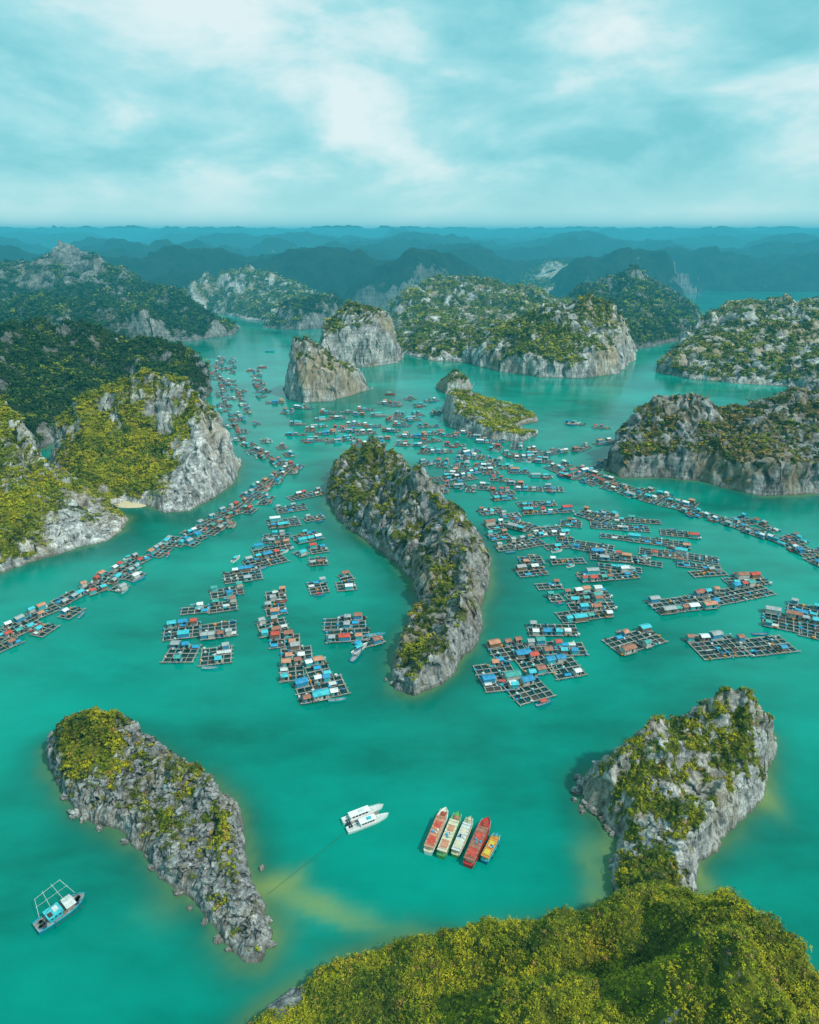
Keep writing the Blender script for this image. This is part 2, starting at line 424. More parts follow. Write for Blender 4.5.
island('limestone_island',
  [(-150,480),(0,462),(45,448),(90,420),(130,398),(175,406),(205,404),(211,386),(208,365),(198,345,760),(175,338,790),(130,335,800),(90,328,800),(40,322,800),(-60,320,800),(-160,330,780)],
  [[(-120,338,700),(-40,328,720),(0,332,720),(40,328,730),(90,334,730),(130,343,730),(165,345,730),(190,350,720),(202,365,700)],[(40,328,730),(50,365,660),(30,400,560)],[(130,343,730),(140,372,660)],[(-40,330,720),(-20,380,560)]],
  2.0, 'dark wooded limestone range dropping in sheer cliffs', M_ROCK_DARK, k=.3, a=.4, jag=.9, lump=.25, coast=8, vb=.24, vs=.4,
  crown=2.2, nleaf=20, leaf=.9, yellow=-.1, seed=7, gul=.35, up=1.12, cn=.15, tan=0)

island('limestone_island',
  [(-80,352),(60,346),(190,341),(236,335),(240,327),(225,318,1150),(190,300,1230),(150,280,1300),(110,268,1400),(70,252,1450),(0,262,1450),(-140,262,1400)],
  [[(-100,264,1300),(-40,272,1300),(0,268,1300),(30,262,1300),(70,252,1300),(105,266,1250),(140,280,1200),(180,298,1150),(215,318,1080)],[(-60,305,1050),(40,298,1080),(100,302,1050),(160,310,1020),(205,325,1000)]],
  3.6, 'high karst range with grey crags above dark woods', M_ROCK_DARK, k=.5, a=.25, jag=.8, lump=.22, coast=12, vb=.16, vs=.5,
  crown=4.0, nleaf=14, leaf=1.8, yellow=-.05, seed=8, spots=[(70,255,1300,90,-.5)], gul=.3, cn=.12, tan=0)

island('limestone_island',
  [(318,372),(340,369),(370,367),(398,363),(405,350),(402,335,880),(390,314,900),(370,302,900),(345,300,900),(330,312,890),(318,340,880)],
  [[(330,325,860),(350,303,868),(368,304,868),(388,318,862),(398,338,850)]],
  1.4, 'tall sheer limestone stack with scrub cap', M_ROCK_FAR, k=.22, a=.6, jag=.9, lump=.16, coast=5, vb=.04, vs=.7,
  crown=1.8, nleaf=18, leaf=.8, yellow=.35, seed=9, cn=.12)
island('limestone_island',
  [(282,388),(290,400),(305,403),(330,401),(358,394),(373,388),(372,374,690),(350,360,700),(325,350,705),(305,338,705),(290,340,700),(283,362,690)],
  [[(289,360,665),(294,341,672),(306,342,672),(322,355,672),(350,367,670),(366,378,662)]],
  1.2, 'wedge-shaped limestone stack with bare grey walls', M_ROCK_FAR, k=.22, a=.5, jag=.9, lump=.16, coast=4, vb=.04, vs=.7,
  crown=1.5, nleaf=20, leaf=.65, yellow=.35, seed=10, cn=.12)
island('limestone_island',
  [(443,418),(452,428),(470,434),(492,440),(520,442),(537,436),(537,426,580),(522,411,600),(495,401,615),(475,392,620),(455,384,620),(443,395,610)],
  [[(447,403,560),(455,389,585),(470,396,585),(495,409,578),(515,416,570),(529,428,558)]],
  .9, 'low pale-sided limestone islet with grassy green top', M_ROCK_FAR, k=.22, a=.6, jag=.8, lump=.12, coast=3, vb=.04, vs=.5,
  crown=1.2, nleaf=22, leaf=.5, yellow=.7, seed=11, up=1.08, cn=.12)
island('limestone_islet',
  [(436,388),(446,394),(470,394),(474,384),(471,376,695),(458,367,705),(440,374,700)],
  [[(443,379,682),(456,370,688),(468,379,682)]],
  1.0, 'small rounded limestone rock with scrub', M_ROCK_FAR, k=.25, a=.5, jag=.8, coast=3, vb=.1, crown=1.4, nleaf=20, leaf=.6, yellow=.4, seed=12, up=1.0, cn=.1)
island('limestone_island',
  [(462,362),(500,372),(540,377),(580,378),(615,374),(633,362),(637,350),(634,328,900),(622,305,920),(595,296,930),(565,299,930),(530,310,930),(500,320,930),(475,338,920)],
  [[(485,344,840),(505,328,855),(535,314,865),(565,303,868),(592,299,868),(615,306,862),(629,326,840)],[(535,314,865),(525,350,800)],[(600,300,868),(600,340,805)],[(565,303,868),(565,345,800)]],
  1.8, 'broad domed limestone island with olive slopes and pale cliffs', M_ROCK_FAR, k=.26, a=.46, jag=1.0, lump=.16, coast=7, vb=.06, vs=.7,
  crown=1.9, nleaf=18, leaf=.85, yellow=.5, seed=13, gul=.2, cn=.10, tan=.06)
island('limestone_island',
  [(398,352),(430,360),(470,363),(520,358),(580,346),(610,320,1250),(570,298,1300),(520,284,1350),(480,283,1350),(440,270,1350),(405,278,1350),(375,300,1250)],
  [[(390,306,1080),(418,285,1150),(445,276,1200),(480,288,1150),(520,286,1200),(555,300,1150)],[(418,285,1150),(430,325,980),(480,330,950)],[(520,286,1200),(520,325,980)]],
  2.6, 'rolling karst island with olive woods and bare rock patches', M_ROCK_FAR, k=.4, a=.22, jag=1.0, lump=.22, coast=10, vb=.08, vs=.75,
  crown=2.6, nleaf=15, leaf=1.15, yellow=.5, seed=14, gul=.3, cn=.1, vf=.25, tan=.06)
island('limestone_island',
  [(560,352),(640,349),(698,337),(706,326),(692,305,1300),(665,284,1350),(632,272,1400),(590,278,1400),(550,290,1400)],
  [[(560,300,1200),(600,282,1250),(640,274,1260),(665,288,1240),(692,310,1180)],[(640,274,1260),(640,320,1050)],[(600,282,1250),(590,320,1080)]],
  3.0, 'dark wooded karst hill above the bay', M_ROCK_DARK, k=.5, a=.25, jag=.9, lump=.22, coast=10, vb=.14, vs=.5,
  crown=3.4, nleaf=14, leaf=1.5, yellow=.15, seed=15, gul=.3, cn=.12)
island('limestone_island',
  [(656,372),(690,379),(740,384),(780,386),(819,390),(900,396),(990,330),(900,298,1100),(819,296,1100),(745,299,1100),(695,320,1050),(664,350,860)],
  [[(668,360,770),(700,342,820),(730,328,850),(770,330,845),(819,322,850),(900,320,850)],[(700,322,950),(740,303,990),(790,300,990),(830,306,990),(900,305,990)],[(740,303,990),(760,350,790)]],
  2.1, 'wide limestone island with tawny scrub and pale crags', M_ROCK_FAR, k=.34, a=.25, jag=1.2, lump=.25, coast=8, vb=.0, vs=.8,
  crown=2.0, nleaf=16, leaf=.95, yellow=.45, seed=16, gul=.3, cn=.14, vf=.25, tan=.15)
island('limestone_island',
  [(603,470),(620,478),(660,478),(700,481),(725,487),(760,496),(800,496),(835,492),(920,490),(960,420),(830,390,560),(790,398,550),(745,424,515),(715,403,510),(680,400,510),(650,403,505),(630,420,490),(610,448,462)],
  [[(612,462,430),(625,438,448),(645,411,463),(680,404,466),(706,409,462),(735,442,446),(765,414,470),(800,394,480),(850,389,485),(920,410,470)],[(680,406,466),(690,445,435)],[(800,396,480),(800,450,430)]],
  1.0, 'brown-capped limestone island with sheer whitish sea cliffs', M_ROCK_BROWN, k=.24, a=.55, jag=1.1, lump=.2, coast=4, vb=.0, vs=.6,
  crown=1.3, nleaf=24, leaf=.5, yellow=.25, seed=17, up=1.1, cn=.12, vf=.28, tan=.3)
island('limestone_island',
  [(165,312),(210,312),(250,320),(300,325),(330,318),(330,296,1550),(295,278,1650),(250,268,1700),(205,270,1700),(170,288,1600)],
  [[(175,292,1400),(210,275,1500),(250,272,1520),(290,284,1450),(315,298,1350)]],
  4.0, 'pale rocky karst hills beyond the channel', M_ROCK_FAR, k=.5, a=.25, jag=.9, lump=.25, coast=12, vb=.06, vs=.55, crown=4, nleaf=12, leaf=1.8, yellow=.2, seed=18, gul=.3, cn=.12)
island('limestone_island',
  [(262,328),(300,330),(350,326),(390,318),(390,300,1250),(360,280,1300),(320,276,1300),(285,292,1250)],
  [[(275,315,1080),(300,292,1150),(330,278,1180),(355,284,1160),(380,302,1100)]],
  3.5, 'dark wooded karst hill beside the channel', M_ROCK_DARK, k=.5, a=.25, jag=.8, lump=.22, coast=10, vb=.2, vs=.35, crown=4, nleaf=12, leaf=1.7, yellow=.0, seed=19, gul=.3, cn=.12)
island('limestone_island',
  [(500,300),(540,301),(580,299),(592,285),(585,268,2050),(560,261,2100),(540,262,2100),(510,275,2050)],
  [[(515,285,1900),(545,264,1950),(565,264,1950),(582,278,1900)]],
  6.0, 'distant karst peak with a tall white quarry-like cliff', M_ROCK_FAR, k=.3, a=.6, jag=.5, lump=.15, coast=12, vb=.2, vs=.4, crown=5, nleaf=10, leaf=2.2, yellow=.1, seed=20, spots=[(556,275,1880,50,-.9)], cn=.1)

# ---- remote karst hills
def karst(x0, x1, y0, y1, res, spacing, seed, holes, env, label, amp, mult, lo, ex_, wide=1.0):
    rs = np.random.RandomState(seed)
    xs = np.arange(x0, x1, res); ys = np.arange(y0, y1, res)
    X, Y = np.meshgrid(xs, ys); h = np.full(X.shape, -12.0)
    n = int((x1 - x0) * (y1 - y0) / spacing ** 2 * mult)
    for i in range(n):
        px, py = rs.uniform(x0 + 100, x1 - 100), rs.uniform(y0 + 100, y1 - 60)
        if abs(px) > py * 0.8 + 400: continue
        if any(((px - a) / (c + 90)) ** 2 + ((py - b) / (d + 90)) ** 2 < 1 for a, b, c, d in holes): continue
        R = spacing * rs.uniform(.45, 1.25); hp = env(py) * (lo + (1 - lo) * rs.rand() ** 1.3)
        i0, i1 = int((px - R * 1.9 - x0) / res), int((px + R * 1.9 - x0) / res) + 2
        j0, j1 = int((py - R * 1.1 - y0) / res), int((py + R * 1.1 - y0) / res) + 2
        i0 = max(i0, 0); j0 = max(j0, 0)
        sx, sy = X[j0:j1, i0:i1], Y[j0:j1, i0:i1]
        if sx.size == 0: continue
        an = rs.uniform(-.45, .45); ca, sa = math.cos(an), math.sin(an)
        ex = (sx - px) * ca + (sy - py) * sa; ey = -(sx - px) * sa + (sy - py) * ca
        q = np.sqrt((ex * .85 / wide) ** 2 + (ey * 1.5) ** 2) / R
        q = q + .26 * fbm(sx / (R * .4), sy / (R * .4), seed + i * .3, 4, .55)
        hh = hp * (1.05 - np.clip(q, 0, 1.3) ** ex_ * 1.15)
        h[j0:j1, i0:i1] = np.maximum(h[j0:j1, i0:i1], hh)
    r = ridged(X / (spacing * .4), Y / (spacing * .4), seed, 5, .6)
    h = h + np.where(h > -5, amp * (r - .38) * sstep(0, 40, h), 0)
    for a, b, c, d in holes:
        e = ((X - a) / c) ** 2 + ((Y - b) / d) ** 2
        h = np.where(e < 1, -12, h)
    gy, gx = np.gradient(h, res); nz = 1 / np.sqrt(1 + gx ** 2 + gy ** 2)
    veg = sstep(.35, .7, nz) * .8 + .2 + .35 * fbm(X / 150, Y / 150, 2.2, 4)
    V = np.stack([X, Y, h], 2).reshape(-1, 3)
    ny, nx = X.shape; I = np.arange(ny * nx).reshape(ny, nx)
    F = np.stack([I[:-1, :-1], I[:-1, 1:], I[1:, 1:], I[1:, :-1]], 2).reshape(-1, 4)
    F = F[(V[F][:, :, 2] > -4).any(1)]
    used = np.unique(F); mp = np.zeros(len(V), int); mp[used] = np.arange(len(used))
    me = raw_mesh('karst_hills', V[used], mp[F], [M_HILL], True)
    fattr(me, 'veg', veg.ravel()[used])
    obj('karst_hills', me, kind='structure', label=label, category='hills')
karst(-1900, 2100, 1480, 2900, 8, 250, 21, [(1000, 1750, 360, 170), (150, 1350, 500, 180)], lambda y: 102 + (y - 1480) * .026, 'wooded limestone hills crowding the bay', 22, 1.4, .45, 1.45, 1.2)
karst(-4000, 4000, 2750, 4600, 18, 380, 22, [(-1150, 3050, 220, 160), (1700, 3300, 300, 150)], lambda y: 134 + (y - 2600) * .018, 'blue ridges of limestone hills beyond the bay', 24, 1.5, .55, 1.45, 1.4)
karst(-6500, 6500, 4600, 7400, 24, 480, 25, [], lambda y: 166 + (y - 4600) * .010, 'hazy ridges of limestone hills along the horizon', 30, 2.2, .78, 1.5, 1.4)

# ------------------------------------------------------------------ SEA
def axis(a, b, s, lo, hi):
    core = list(np.arange(a, b, s))
    L = []; v = a; st = s
    while v > lo: st *= 1.35; v -= st; L.append(v)
    Rr = []; v = core[-1]; st = s
    while v < hi: st *= 1.35; v += st; Rr.append(v)
    return np.array(L[::-1] + core + Rr)
xs = axis(-260, 300, 1.8, -42000, 42000); ys = axis(55, 520, 1.8, -6000, 42000)
X, Y = np.meshgrid(xs, ys)
shoal = np.zeros(X.shape); painted_shade = np.zeros(X.shape)
nz_ = fbm(X / 14, Y / 14, 3.3, 5, .6)
nz2 = fbm(X / 30, Y / 30, 8.3, 4, .6)
core = (X > -300) & (X < 340) & (Y > 20) & (Y < 560)
for pi, po in enumerate(SHORES):
    dd = -sdf(X[core], Y[core], po)
    s = np.exp(-np.maximum(dd + nz_[core] * 5, 0) / 2.0)
    shoal[core] = np.maximum(shoal[core], s * (.34 + .3 * nz_[core]))
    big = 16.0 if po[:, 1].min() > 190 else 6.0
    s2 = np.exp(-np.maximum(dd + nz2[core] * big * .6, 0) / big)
    painted_shade[core] = np.maximum(painted_shade[core], s2)
for (x, y, rx, ry, am) in [(305, 898, 13, 2.8, .5), (283, 880, 4, 3, .6), (345, 918, 13, 2.4, .4), (280, 935, 4, 5, .3), (604, 908, 4, 6, .5), (764, 796, 4, 7, .6), (704, 880, 3, 8, .45), (170, 905, 6, 5, .15), (597, 860, 4, 8, .35)]:
    w = world(x, y)
    shoal += am * np.exp(-((X - w[0] + nz_ * 5) / rx) ** 2 - ((Y - w[1] + nz_ * 3 + (X - w[0]) * .25 * (x > 284 and x < 350)) / ry) ** 2)
V = np.stack([X, Y, np.zeros(X.shape)], 2).reshape(-1, 3)
ny, nx = X.shape; I = np.arange(ny * nx).reshape(ny, nx)
F = np.stack([I[:-1, :-1], I[:-1, 1:], I[1:, 1:], I[1:, :-1]], 2).reshape(-1, 4)
t = NT('sea_water')
at = t.n('ShaderNodeAttribute', _attribute_name='shoal')
ar = t.n('ShaderNodeAttribute', _attribute_name='painted_shade')
n1 = t.noise(t.pos((.008, .013, 1)), 1.0, 5, .55)
n2 = t.noise(t.pos((.03, .06, 1)), 1.0, 6, .62)
deep = t.mix(t.ramp(n1, [(0.38, 0.0), (0.62, 1.0)]), (0.0, 0.125, 0.092), (0.0, 0.260, 0.200))
deep = t.mix(t.ramp(n2, [(0.42, 0.0), (0.74, .35)]), deep, (0.0, 0.34, 0.26))
deep = t.mix(t.ramp(ar.outputs['Fac'], [(0.15, 0.0), (0.8, .7)]), deep, (0.0, 0.075, 0.052))  # dark halo: cliff reflections and shade put into the deep water colour
c = t.mix(t.ramp(at.outputs['Fac'], [(0.0, 0.0), (0.45, .45), (0.95, .9)]), deep, (0.24, 0.30, 0.08))
t.l(c, t.b.inputs['Base Color'])
t.b.inputs['IOR'].default_value = 1.33
t.b.inputs['Specular IOR Level'].default_value = 0.5
t.b.inputs['Specular Tint'].default_value = (.35, .9, .85, 1)
t.l(t.ramp(n2, [(0.3, 0.03), (0.7, 0.12)]), t.b.inputs['Roughness'])
w1 = t.noise(t.pos((.35, .6, 1)), 1.0, 4, .6)
w2 = t.noise(t.pos((1.6, 2.6, 1)), 1.0, 3, .6)
bp = t.n('ShaderNodeBump', Strength=0.25, Distance=0.25)
t.l(t.math('ADD', w1, t.math('MULTIPLY', w2, .4)), bp.inputs['Height']); t.l(bp.outputs[0], t.b.inputs['Normal'])
me = raw_mesh('sea', V, F, [t.m], True)
fattr(me, 'shoal', np.clip(shoal, 0, 1)); fattr(me, 'painted_shade', np.clip(painted_shade, 0, 1))
obj('sea', me, kind='structure', label='calm turquoise bay water', category='water')

# ------------------------------------------------------------------ mesh builder for made things
class MB:
    def __init__(s): s.v = []; s.f = []; s.m = []; s.mats = []
    def mi(s, mat):
        if mat not in s.mats: s.mats.append(mat)
        return s.mats.index(mat)
    def add(s, vs, fs, mat):
        b = len(s.v); s.v += [tuple(p) for p in vs]; k = s.mi(mat)
        for f in fs: s.f.append(tuple(i + b for i in f)); s.m.append(k)
    def box(s, c, d, mat, rz=0.0, taper=1.0):
        ca, sa = math.cos(rz), math.sin(rz); V = []
        for z in (-.5, .5):
            k = taper if z > 0 else 1
            for x, y in ((-.5, -.5), (.5, -.5), (.5, .5), (-.5, .5)):
                X, Y = x * d[0] * k, y * d[1] * k
                V.append((c[0] + X * ca - Y * sa, c[1] + X * sa + Y * ca, c[2] + z * d[2]))
        s.add(V, [(3, 2, 1, 0), (4, 5, 6, 7), (0, 1, 5, 4), (1, 2, 6, 5), (2, 3, 7, 6), (3, 0, 4, 7)], mat)
    def rod(s, a, b, r, mat, n=6):
        a = Vector(a); b = Vector(b); d = (b - a).normalized()
        u = d.orthogonal().normalized(); w = d.cross(u); V = []
        for p in (a, b):
            for i in range(n):
                t = 2 * math.pi * i / n; V.append(p + u * math.cos(t) * r + w * math.sin(t) * r)
        F = [(i, (i + 1) % n, n + (i + 1) % n, n + i) for i in range(n)] + [tuple(range(n - 1, -1, -1)), tuple(range(n, 2 * n))]
        s.add(V, F, mat)
    def gable(s, c, w, d, z, rise, mat, th=.1):
        x0, x1, y0, y1 = c[0] - w / 2, c[0] + w / 2, c[1] - d / 2, c[1] + d / 2; cy = c[1]
        V = [(x0, y0, z), (x1, y0, z), (x1, cy, z + rise), (x0, cy, z + rise), (x1, y1, z), (x0, y1, z)]
        V += [(p[0], p[1], p[2] - th) for p in V]
        s.add(V, [(0, 1, 2, 3), (3, 2, 4, 5), (7, 6, 9, 8), (8, 9, 11, 10), (0, 6, 7, 1), (5, 4, 10, 11), (0, 3, 9, 6), (3, 5, 11, 9), (1, 7, 8, 2), (2, 8, 10, 4)], mat)
    def mesh(s, name, smooth=False):
        me = bpy.data.meshes.new(name); me.from_pydata(s.v, [], s.f)
        for m in s.mats: me.materials.append(m)
        me.polygons.foreach_set('material_index', s.m); me.update()
        return me

CELL = 2.8
def g_frame(mb, nx, ny, rs):
    L, W = nx * CELL, ny * CELL
    for i in range(nx + 1):
        x = -L / 2 + i * CELL + rs.uniform(-.12, .12)
        mb.box((x, rs.uniform(-.3, .3), .42), (.26 if i % 2 else .45, W + rs.uniform(.2, 1.4), .14), M_WOOD, rs.uniform(-.012, .012))
    for j in range(ny + 1):
        y = -W / 2 + j * CELL + rs.uniform(-.12, .12)
        mb.box((rs.uniform(-.4, .4), y, .49), (L + rs.uniform(.2, 1.8), .30 if j % 2 else .5, .15), M_WOOD, rs.uniform(-.01, .01))
        n = int(L / 1.7)
        for i in range(n):
            if rs.random() < .35: continue
            x = -L / 2 + (i + .5) * L / n
            mb.rod((x, y - .4, .12), (x, y + .4, .12), .26, M_DRUM if rs.random() < .5 else M_WOODD, 6)
    for q in range(int(nx * ny * .7)):
        x = -L / 2 + rs.randint(0, nx) * CELL; y = -W / 2 + rs.uniform(0, 1) * W
        if rs.random() < .5: x, y = -L / 2 + rs.uniform(0, 1) * L, -W / 2 + rs.randint(0, ny) * CELL
        mb.box((x, y, .8), (rs.uniform(.4, 1.2), rs.uniform(.4, 1.0), rs.uniform(.3, .8)), rs.choice([M_DRUM, M_TARP, M_TARPW, M_WOODD, M_CYAN, M_ORANGE, M_TARPW, M_WOODD]), rs.uniform(0, 3))
def g_net(mb, nx, ny):
    L, W = nx * CELL, ny * CELL
    r3 = random.Random(nx * 31 + ny)
    mb.box((0, 0, .06), (L - .2, W - .2, .1), M_NET)
    for i in range(nx):
        for j in range(ny):
            if r3.random() < .10:
                x, y = -L / 2 + (i + .5) * CELL, -W / 2 + (j + .5) * CELL
                mb.box((x, y, .16), (CELL - .6, CELL - .7, .14), M_WOODD)
def g_wall(mb, w, d, h, m):
    mb.box((0, 0, .06), (w + .9, d + 1.1, .12), M_WOOD)
    mb.box((0, 0, .12 + h / 2), (w, d, h), m)
    for s in (-1, 1):
        x = s * (w / 2 - .05)
        V = [(x - .05, -d / 2, .12 + h), (x - .05, d / 2, .12 + h), (x - .05, 0, .12 + h + .5), (x + .04, -d / 2, .12 + h), (x + .04, d / 2, .12 + h), (x + .04, 0, .12 + h + .5)]
        mb.add(V, [(0, 1, 2), (5, 4, 3), (0, 2, 5, 3), (1, 4, 5, 2)], m)
    for sx in (-1, 1): mb.box((sx * w * .46, -d / 2 - .5, 1.0), (.1, .1, 1.8), M_WOODD)
def g_roof(mb, w, d, h, m): mb.gable((0, -.12), w + .5, d + .7, .12 + h + .02, .6, m)
def g_door(mb, w, d, h): mb.box((w * .18, -d / 2 - .02, 1.0), (.8, .07, 1.6), M_DARK)
def g_win(mb, w, d, h):
    mb.box((0, 0, 0), (.8, .06, .65), M_WHITE); mb.box((0, -.03, 0), (.6, .04, .45), M_GLASS)

HS = [(3.1, 2.4, 1.75), (4.2, 2.6, 1.8), (2.2, 2.0, 1.7), (5.4, 2.8, 1.9)]
cache = {}
def M(key, fn):
    if key not in cache:
        mb = MB(); fn(mb); cache[key] = mb.mesh(key[0])
    return cache[key]
def T(mb, fn, ox, oy, oz, rz):
    sub = MB(); fn(sub); ca, sa = math.cos(rz), math.sin(rz)
    V = [(ox + p[0] * ca - p[1] * sa, oy + p[0] * sa + p[1] * ca, oz + p[2]) for p in sub.v]
    for f, k in zip(sub.f, sub.m):
        mb.f.append(tuple(i + len(mb.v) for i in f)); mb.m.append(mb.mi(sub.mats[k]))
    mb.v += V

RW = ['red'] * 4 + ['rust'] * 4 + ['blue'] * 3 + ['cyan'] * 7 + ['green'] * 3 + ['grey'] * 7 + ['white'] * 4 + ['orange'] * 3
WN = list(WALLM)
def layout(nx, ny, rs, dens):
    L, W = nx * CELL, ny * CELL; out = []
    n = max(1, int(round(nx * ny * dens)))
    slots = []
    side = rs.choice([-1, 1])
    rows = [side * (W / 2 - 1.0)]
    if ny >= 3: rows.append(-side * (W / 2 - 1.0))
    if ny >= 5: rows.append(0.0)
    for ri, yy in enumerate(rows):
        x = -L / 2 + rs.uniform(0, CELL * .6)
        while x < L / 2 - 2:
            k = rs.choice([0, 0, 1, 2, 2, 2, 2, 3] if nx > 4 else [0, 2, 2])
            w = HS[k][0]
            if x + w > L / 2 + .8: break
            slots.append((x + w / 2, yy + rs.uniform(-.5, .5), k, ri * .8 + rs.random() * 1.5)); x += w + rs.uniform(.6, 3.0)
    slots.sort(key=lambda q: q[3])
    for sx, sy, k, _ in slots[:n]:
        out.append((sx, sy, k, rs.choice([0, math.pi]) + rs.uniform(-.08, .08), rs.choice(RW), rs.choice(WN)))
    return out

CN = {'red': 'red', 'rust': 'rust-brown', 'blue': 'blue', 'cyan': 'turquoise', 'green': 'green', 'grey': 'grey', 'white': 'white', 'orange': 'orange'}
nraft = [0]
RAFTPOS = []
def raft(cx, cy, L, W, ang, dens=.13, detail=True, rs=random):
    nx = max(2, min(14, int(round(L / CELL)))); ny = max(2, min(9, int(round(W / CELL))))
    RAFTPOS.append((cx, cy, max(L, W) / 2, ang, W))
    nraft[0] += 1
    grp = 'floating fish farms moored in the bay'
    if detail:
        lay = layout(nx, ny, rs, dens)
        e = obj('fish_farm_raft', None, loc=(cx, cy, 0), rz=ang, category='fish farm', group=grp)
        e.empty_display_size = 2
        cols = [CN[l[4]] for l in lay]
        u = list(dict.fromkeys(cols))[:2]
        size = 'wide' if nx * ny > 28 else 'small' if nx * ny < 12 else 'timber'
        e['label'] = '%s floating fish farm with %s roofed %s' % (size, ' and '.join(u), 'hut' if len(cols) == 1 else 'huts')
        obj('pen_frame', M(('pen_frame', nx, ny), lambda b: g_frame(b, nx, ny, random.Random(nx * 10 + ny))), e)
        obj('fish_net', M(('fish_net', nx, ny), lambda b: g_net(b, nx, ny)), e)
        for (hx, hy, k, rz, rc, wc) in lay:
            w, d, h = HS[k]
            hu = obj('hut', M(('hut', k, wc), lambda b: g_wall(b, w, d, h, WALLM[wc])), e, (hx, hy, .57), rz)
            obj('roof', M(('roof', k, rc), lambda b: g_roof(b, w, d, h, ROOFM[rc])), hu)
            obj('door', M(('door', k), lambda b: g_door(b, w, d, h)), hu)
            for sx in ((-.28,) if k != 3 else (-.33, -.1)):
                obj('window', M(('window', 0), lambda b: g_win(b, w, d, h)), hu, (w * sx, -d / 2 - .02, 1.1))
        for i in range(rs.randint(0, 2)):
            tm = rs.choice([M_TARP, M_TARP, M_TARPW, ROOFM['cyan']])
            i_, j_ = rs.randrange(nx), rs.randrange(ny)
            obj('tarpaulin', M(('tarpaulin', tm.name), lambda b: b.gable((0, 0), CELL * .95, CELL * .8, .7, .35, tm, .06)), e,
                (-nx * CELL / 2 + (i_ + .5) * CELL, -ny * CELL / 2 + (j_ + .5) * CELL, .25))
    else:
        var = rs.randrange(6); key = ('fish_farm_raft', nx, ny, var)
        def fn(b):
            r2 = random.Random(var * 77 + nx * 5 + ny)
            g_frame(b, nx, ny, r2); g_net(b, nx, ny)
            for (hx, hy, k, rz, rc, wc) in layout(nx, ny, r2, dens):
                w, d, h = HS[k]
                T(b, lambda q: (g_wall(q, w, d, h, WALLM[wc]), g_roof(q, w, d, h, ROOFM[rc]), g_door(q, w, d, h)), hx, hy, .57, rz)
        obj('fish_farm_raft', M(key, fn), loc=(cx, cy, 0), rz=ang, category='fish farm', group=grp,
            label='floating timber fish pens with small coloured huts')

def rpx(x1, y1, x2, y2, w, dens=.14):
    a = world(x1, y1); b = world(x2, y2); c = (a + b) / 2
    L = float(np.linalg.norm(b - a)); ang = math.atan2(b[1] - a[1], b[0] - a[0])
    raft(c[0], c[1], L, w, ang + random.uniform(-.12, .12), dens * .92, c[1] < 420)

rs = random.Random(3)
for e in [(164,634,200,630,11,.2),(201,634,236,628,10,.22),(166,655,198,654,12,.18),(200,658,233,655,12,.14),(182,612,208,610,7,.2),(210,609,236,606,8,.2),(212,595,242,591,9,.2),(224,580,262,573,10),(245,566,285,558,10),(252,553,292,546,9),
          (262,540,290,538,12),(294,541,320,535,10,.2),(268,526,300,521,10),(278,512,305,507,9),(290,500,322,492,9),(306,521,322,517,7,.2),(296,556,306,552,6,.2),
          (309,563,328,561,9,.2),(311,551,326,549,8,.1),(308,589,328,587,11,.12),(336,588,356,585,8,.14),(340,579,352,577,6,.1),(326,626,364,623,9,.16),(328,638,368,635,8,.16),(357,646,381,640,6,.2),
          (268,598,284,595,8,.3),(266,612,286,609,8,.25),(260,630,286,626,10,.25),(270,643,300,641,9,.3),(283,656,310,653,8,.3),(280,674,304,671,12,.28),(306,675,330,668,11,.25),(298,695,345,685,12,.28),
          (517,574,546,571,8,.14),(519,562,543,560,8,.08),(550,563,585,561,7,.1),(580,578,635,575,9,.2),(567,598,608,594,8,.24),(570,607,612,604,8,.24),(560,617,608,614,8,.22),(530,631,575,631,9,.25),(556,651,584,649,9,.28),
          (492,655,526,650,11,.2),(528,651,556,648,9,.3),(479,676,512,671,10,.14),(484,687,514,682,8,.08),(512,698,545,686,12,.1),(522,668,548,665,12,.22),(550,672,580,666,12,.22),(610,648,658,636,12,.12),
          (652,608,712,602,11,.18),(704,600,768,590,11,.16),(728,584,765,580,9,.14),(696,650,740,646,13,.09),(743,650,788,643,12,.09),(764,619,800,625,13,.12),(800,628,838,636,13,.12),(786,608,826,616,12,.14),
          (580,512,610,522,10,.08),(592,525,648,530,8,.04),(600,536,640,541,7,.03),(628,539,690,546,9,.03),(640,552,686,557,8,.03),(664,554,718,561,9,.05),(676,564,722,570,7,.06),(575,545,612,551,12,.08),(590,555,650,563,9,.1),(600,567,640,571,7,.12),
          (614,520,660,523,7,.04),(660,532,700,537,8,.02),(620,560,662,565,7,.03),(560,523,582,526,8,.12),(548,512,572,511,7,.12),(556,540,574,540,7,.14),(690,575,726,573,7,.1),
          (480,513,502,511,8,.18),(486,528,512,525,8,.14),(488,538,510,536,8,.14),(514,546,540,541,10,.14),(520,506,553,503,8,.14),(524,514,550,512,7,.14),(512,524,532,530,10,.14),(535,534,562,530,10,.14),(600,512,612,518,8,.1),
          (492,500,515,498,7,.18),(500,517,520,515,6,.18),(545,548,570,546,7,.12),(498,549,512,548,7,.2),(538,588,560,586,6,.2),(548,600,562,598,6,.2)]:
    rpx(*e)

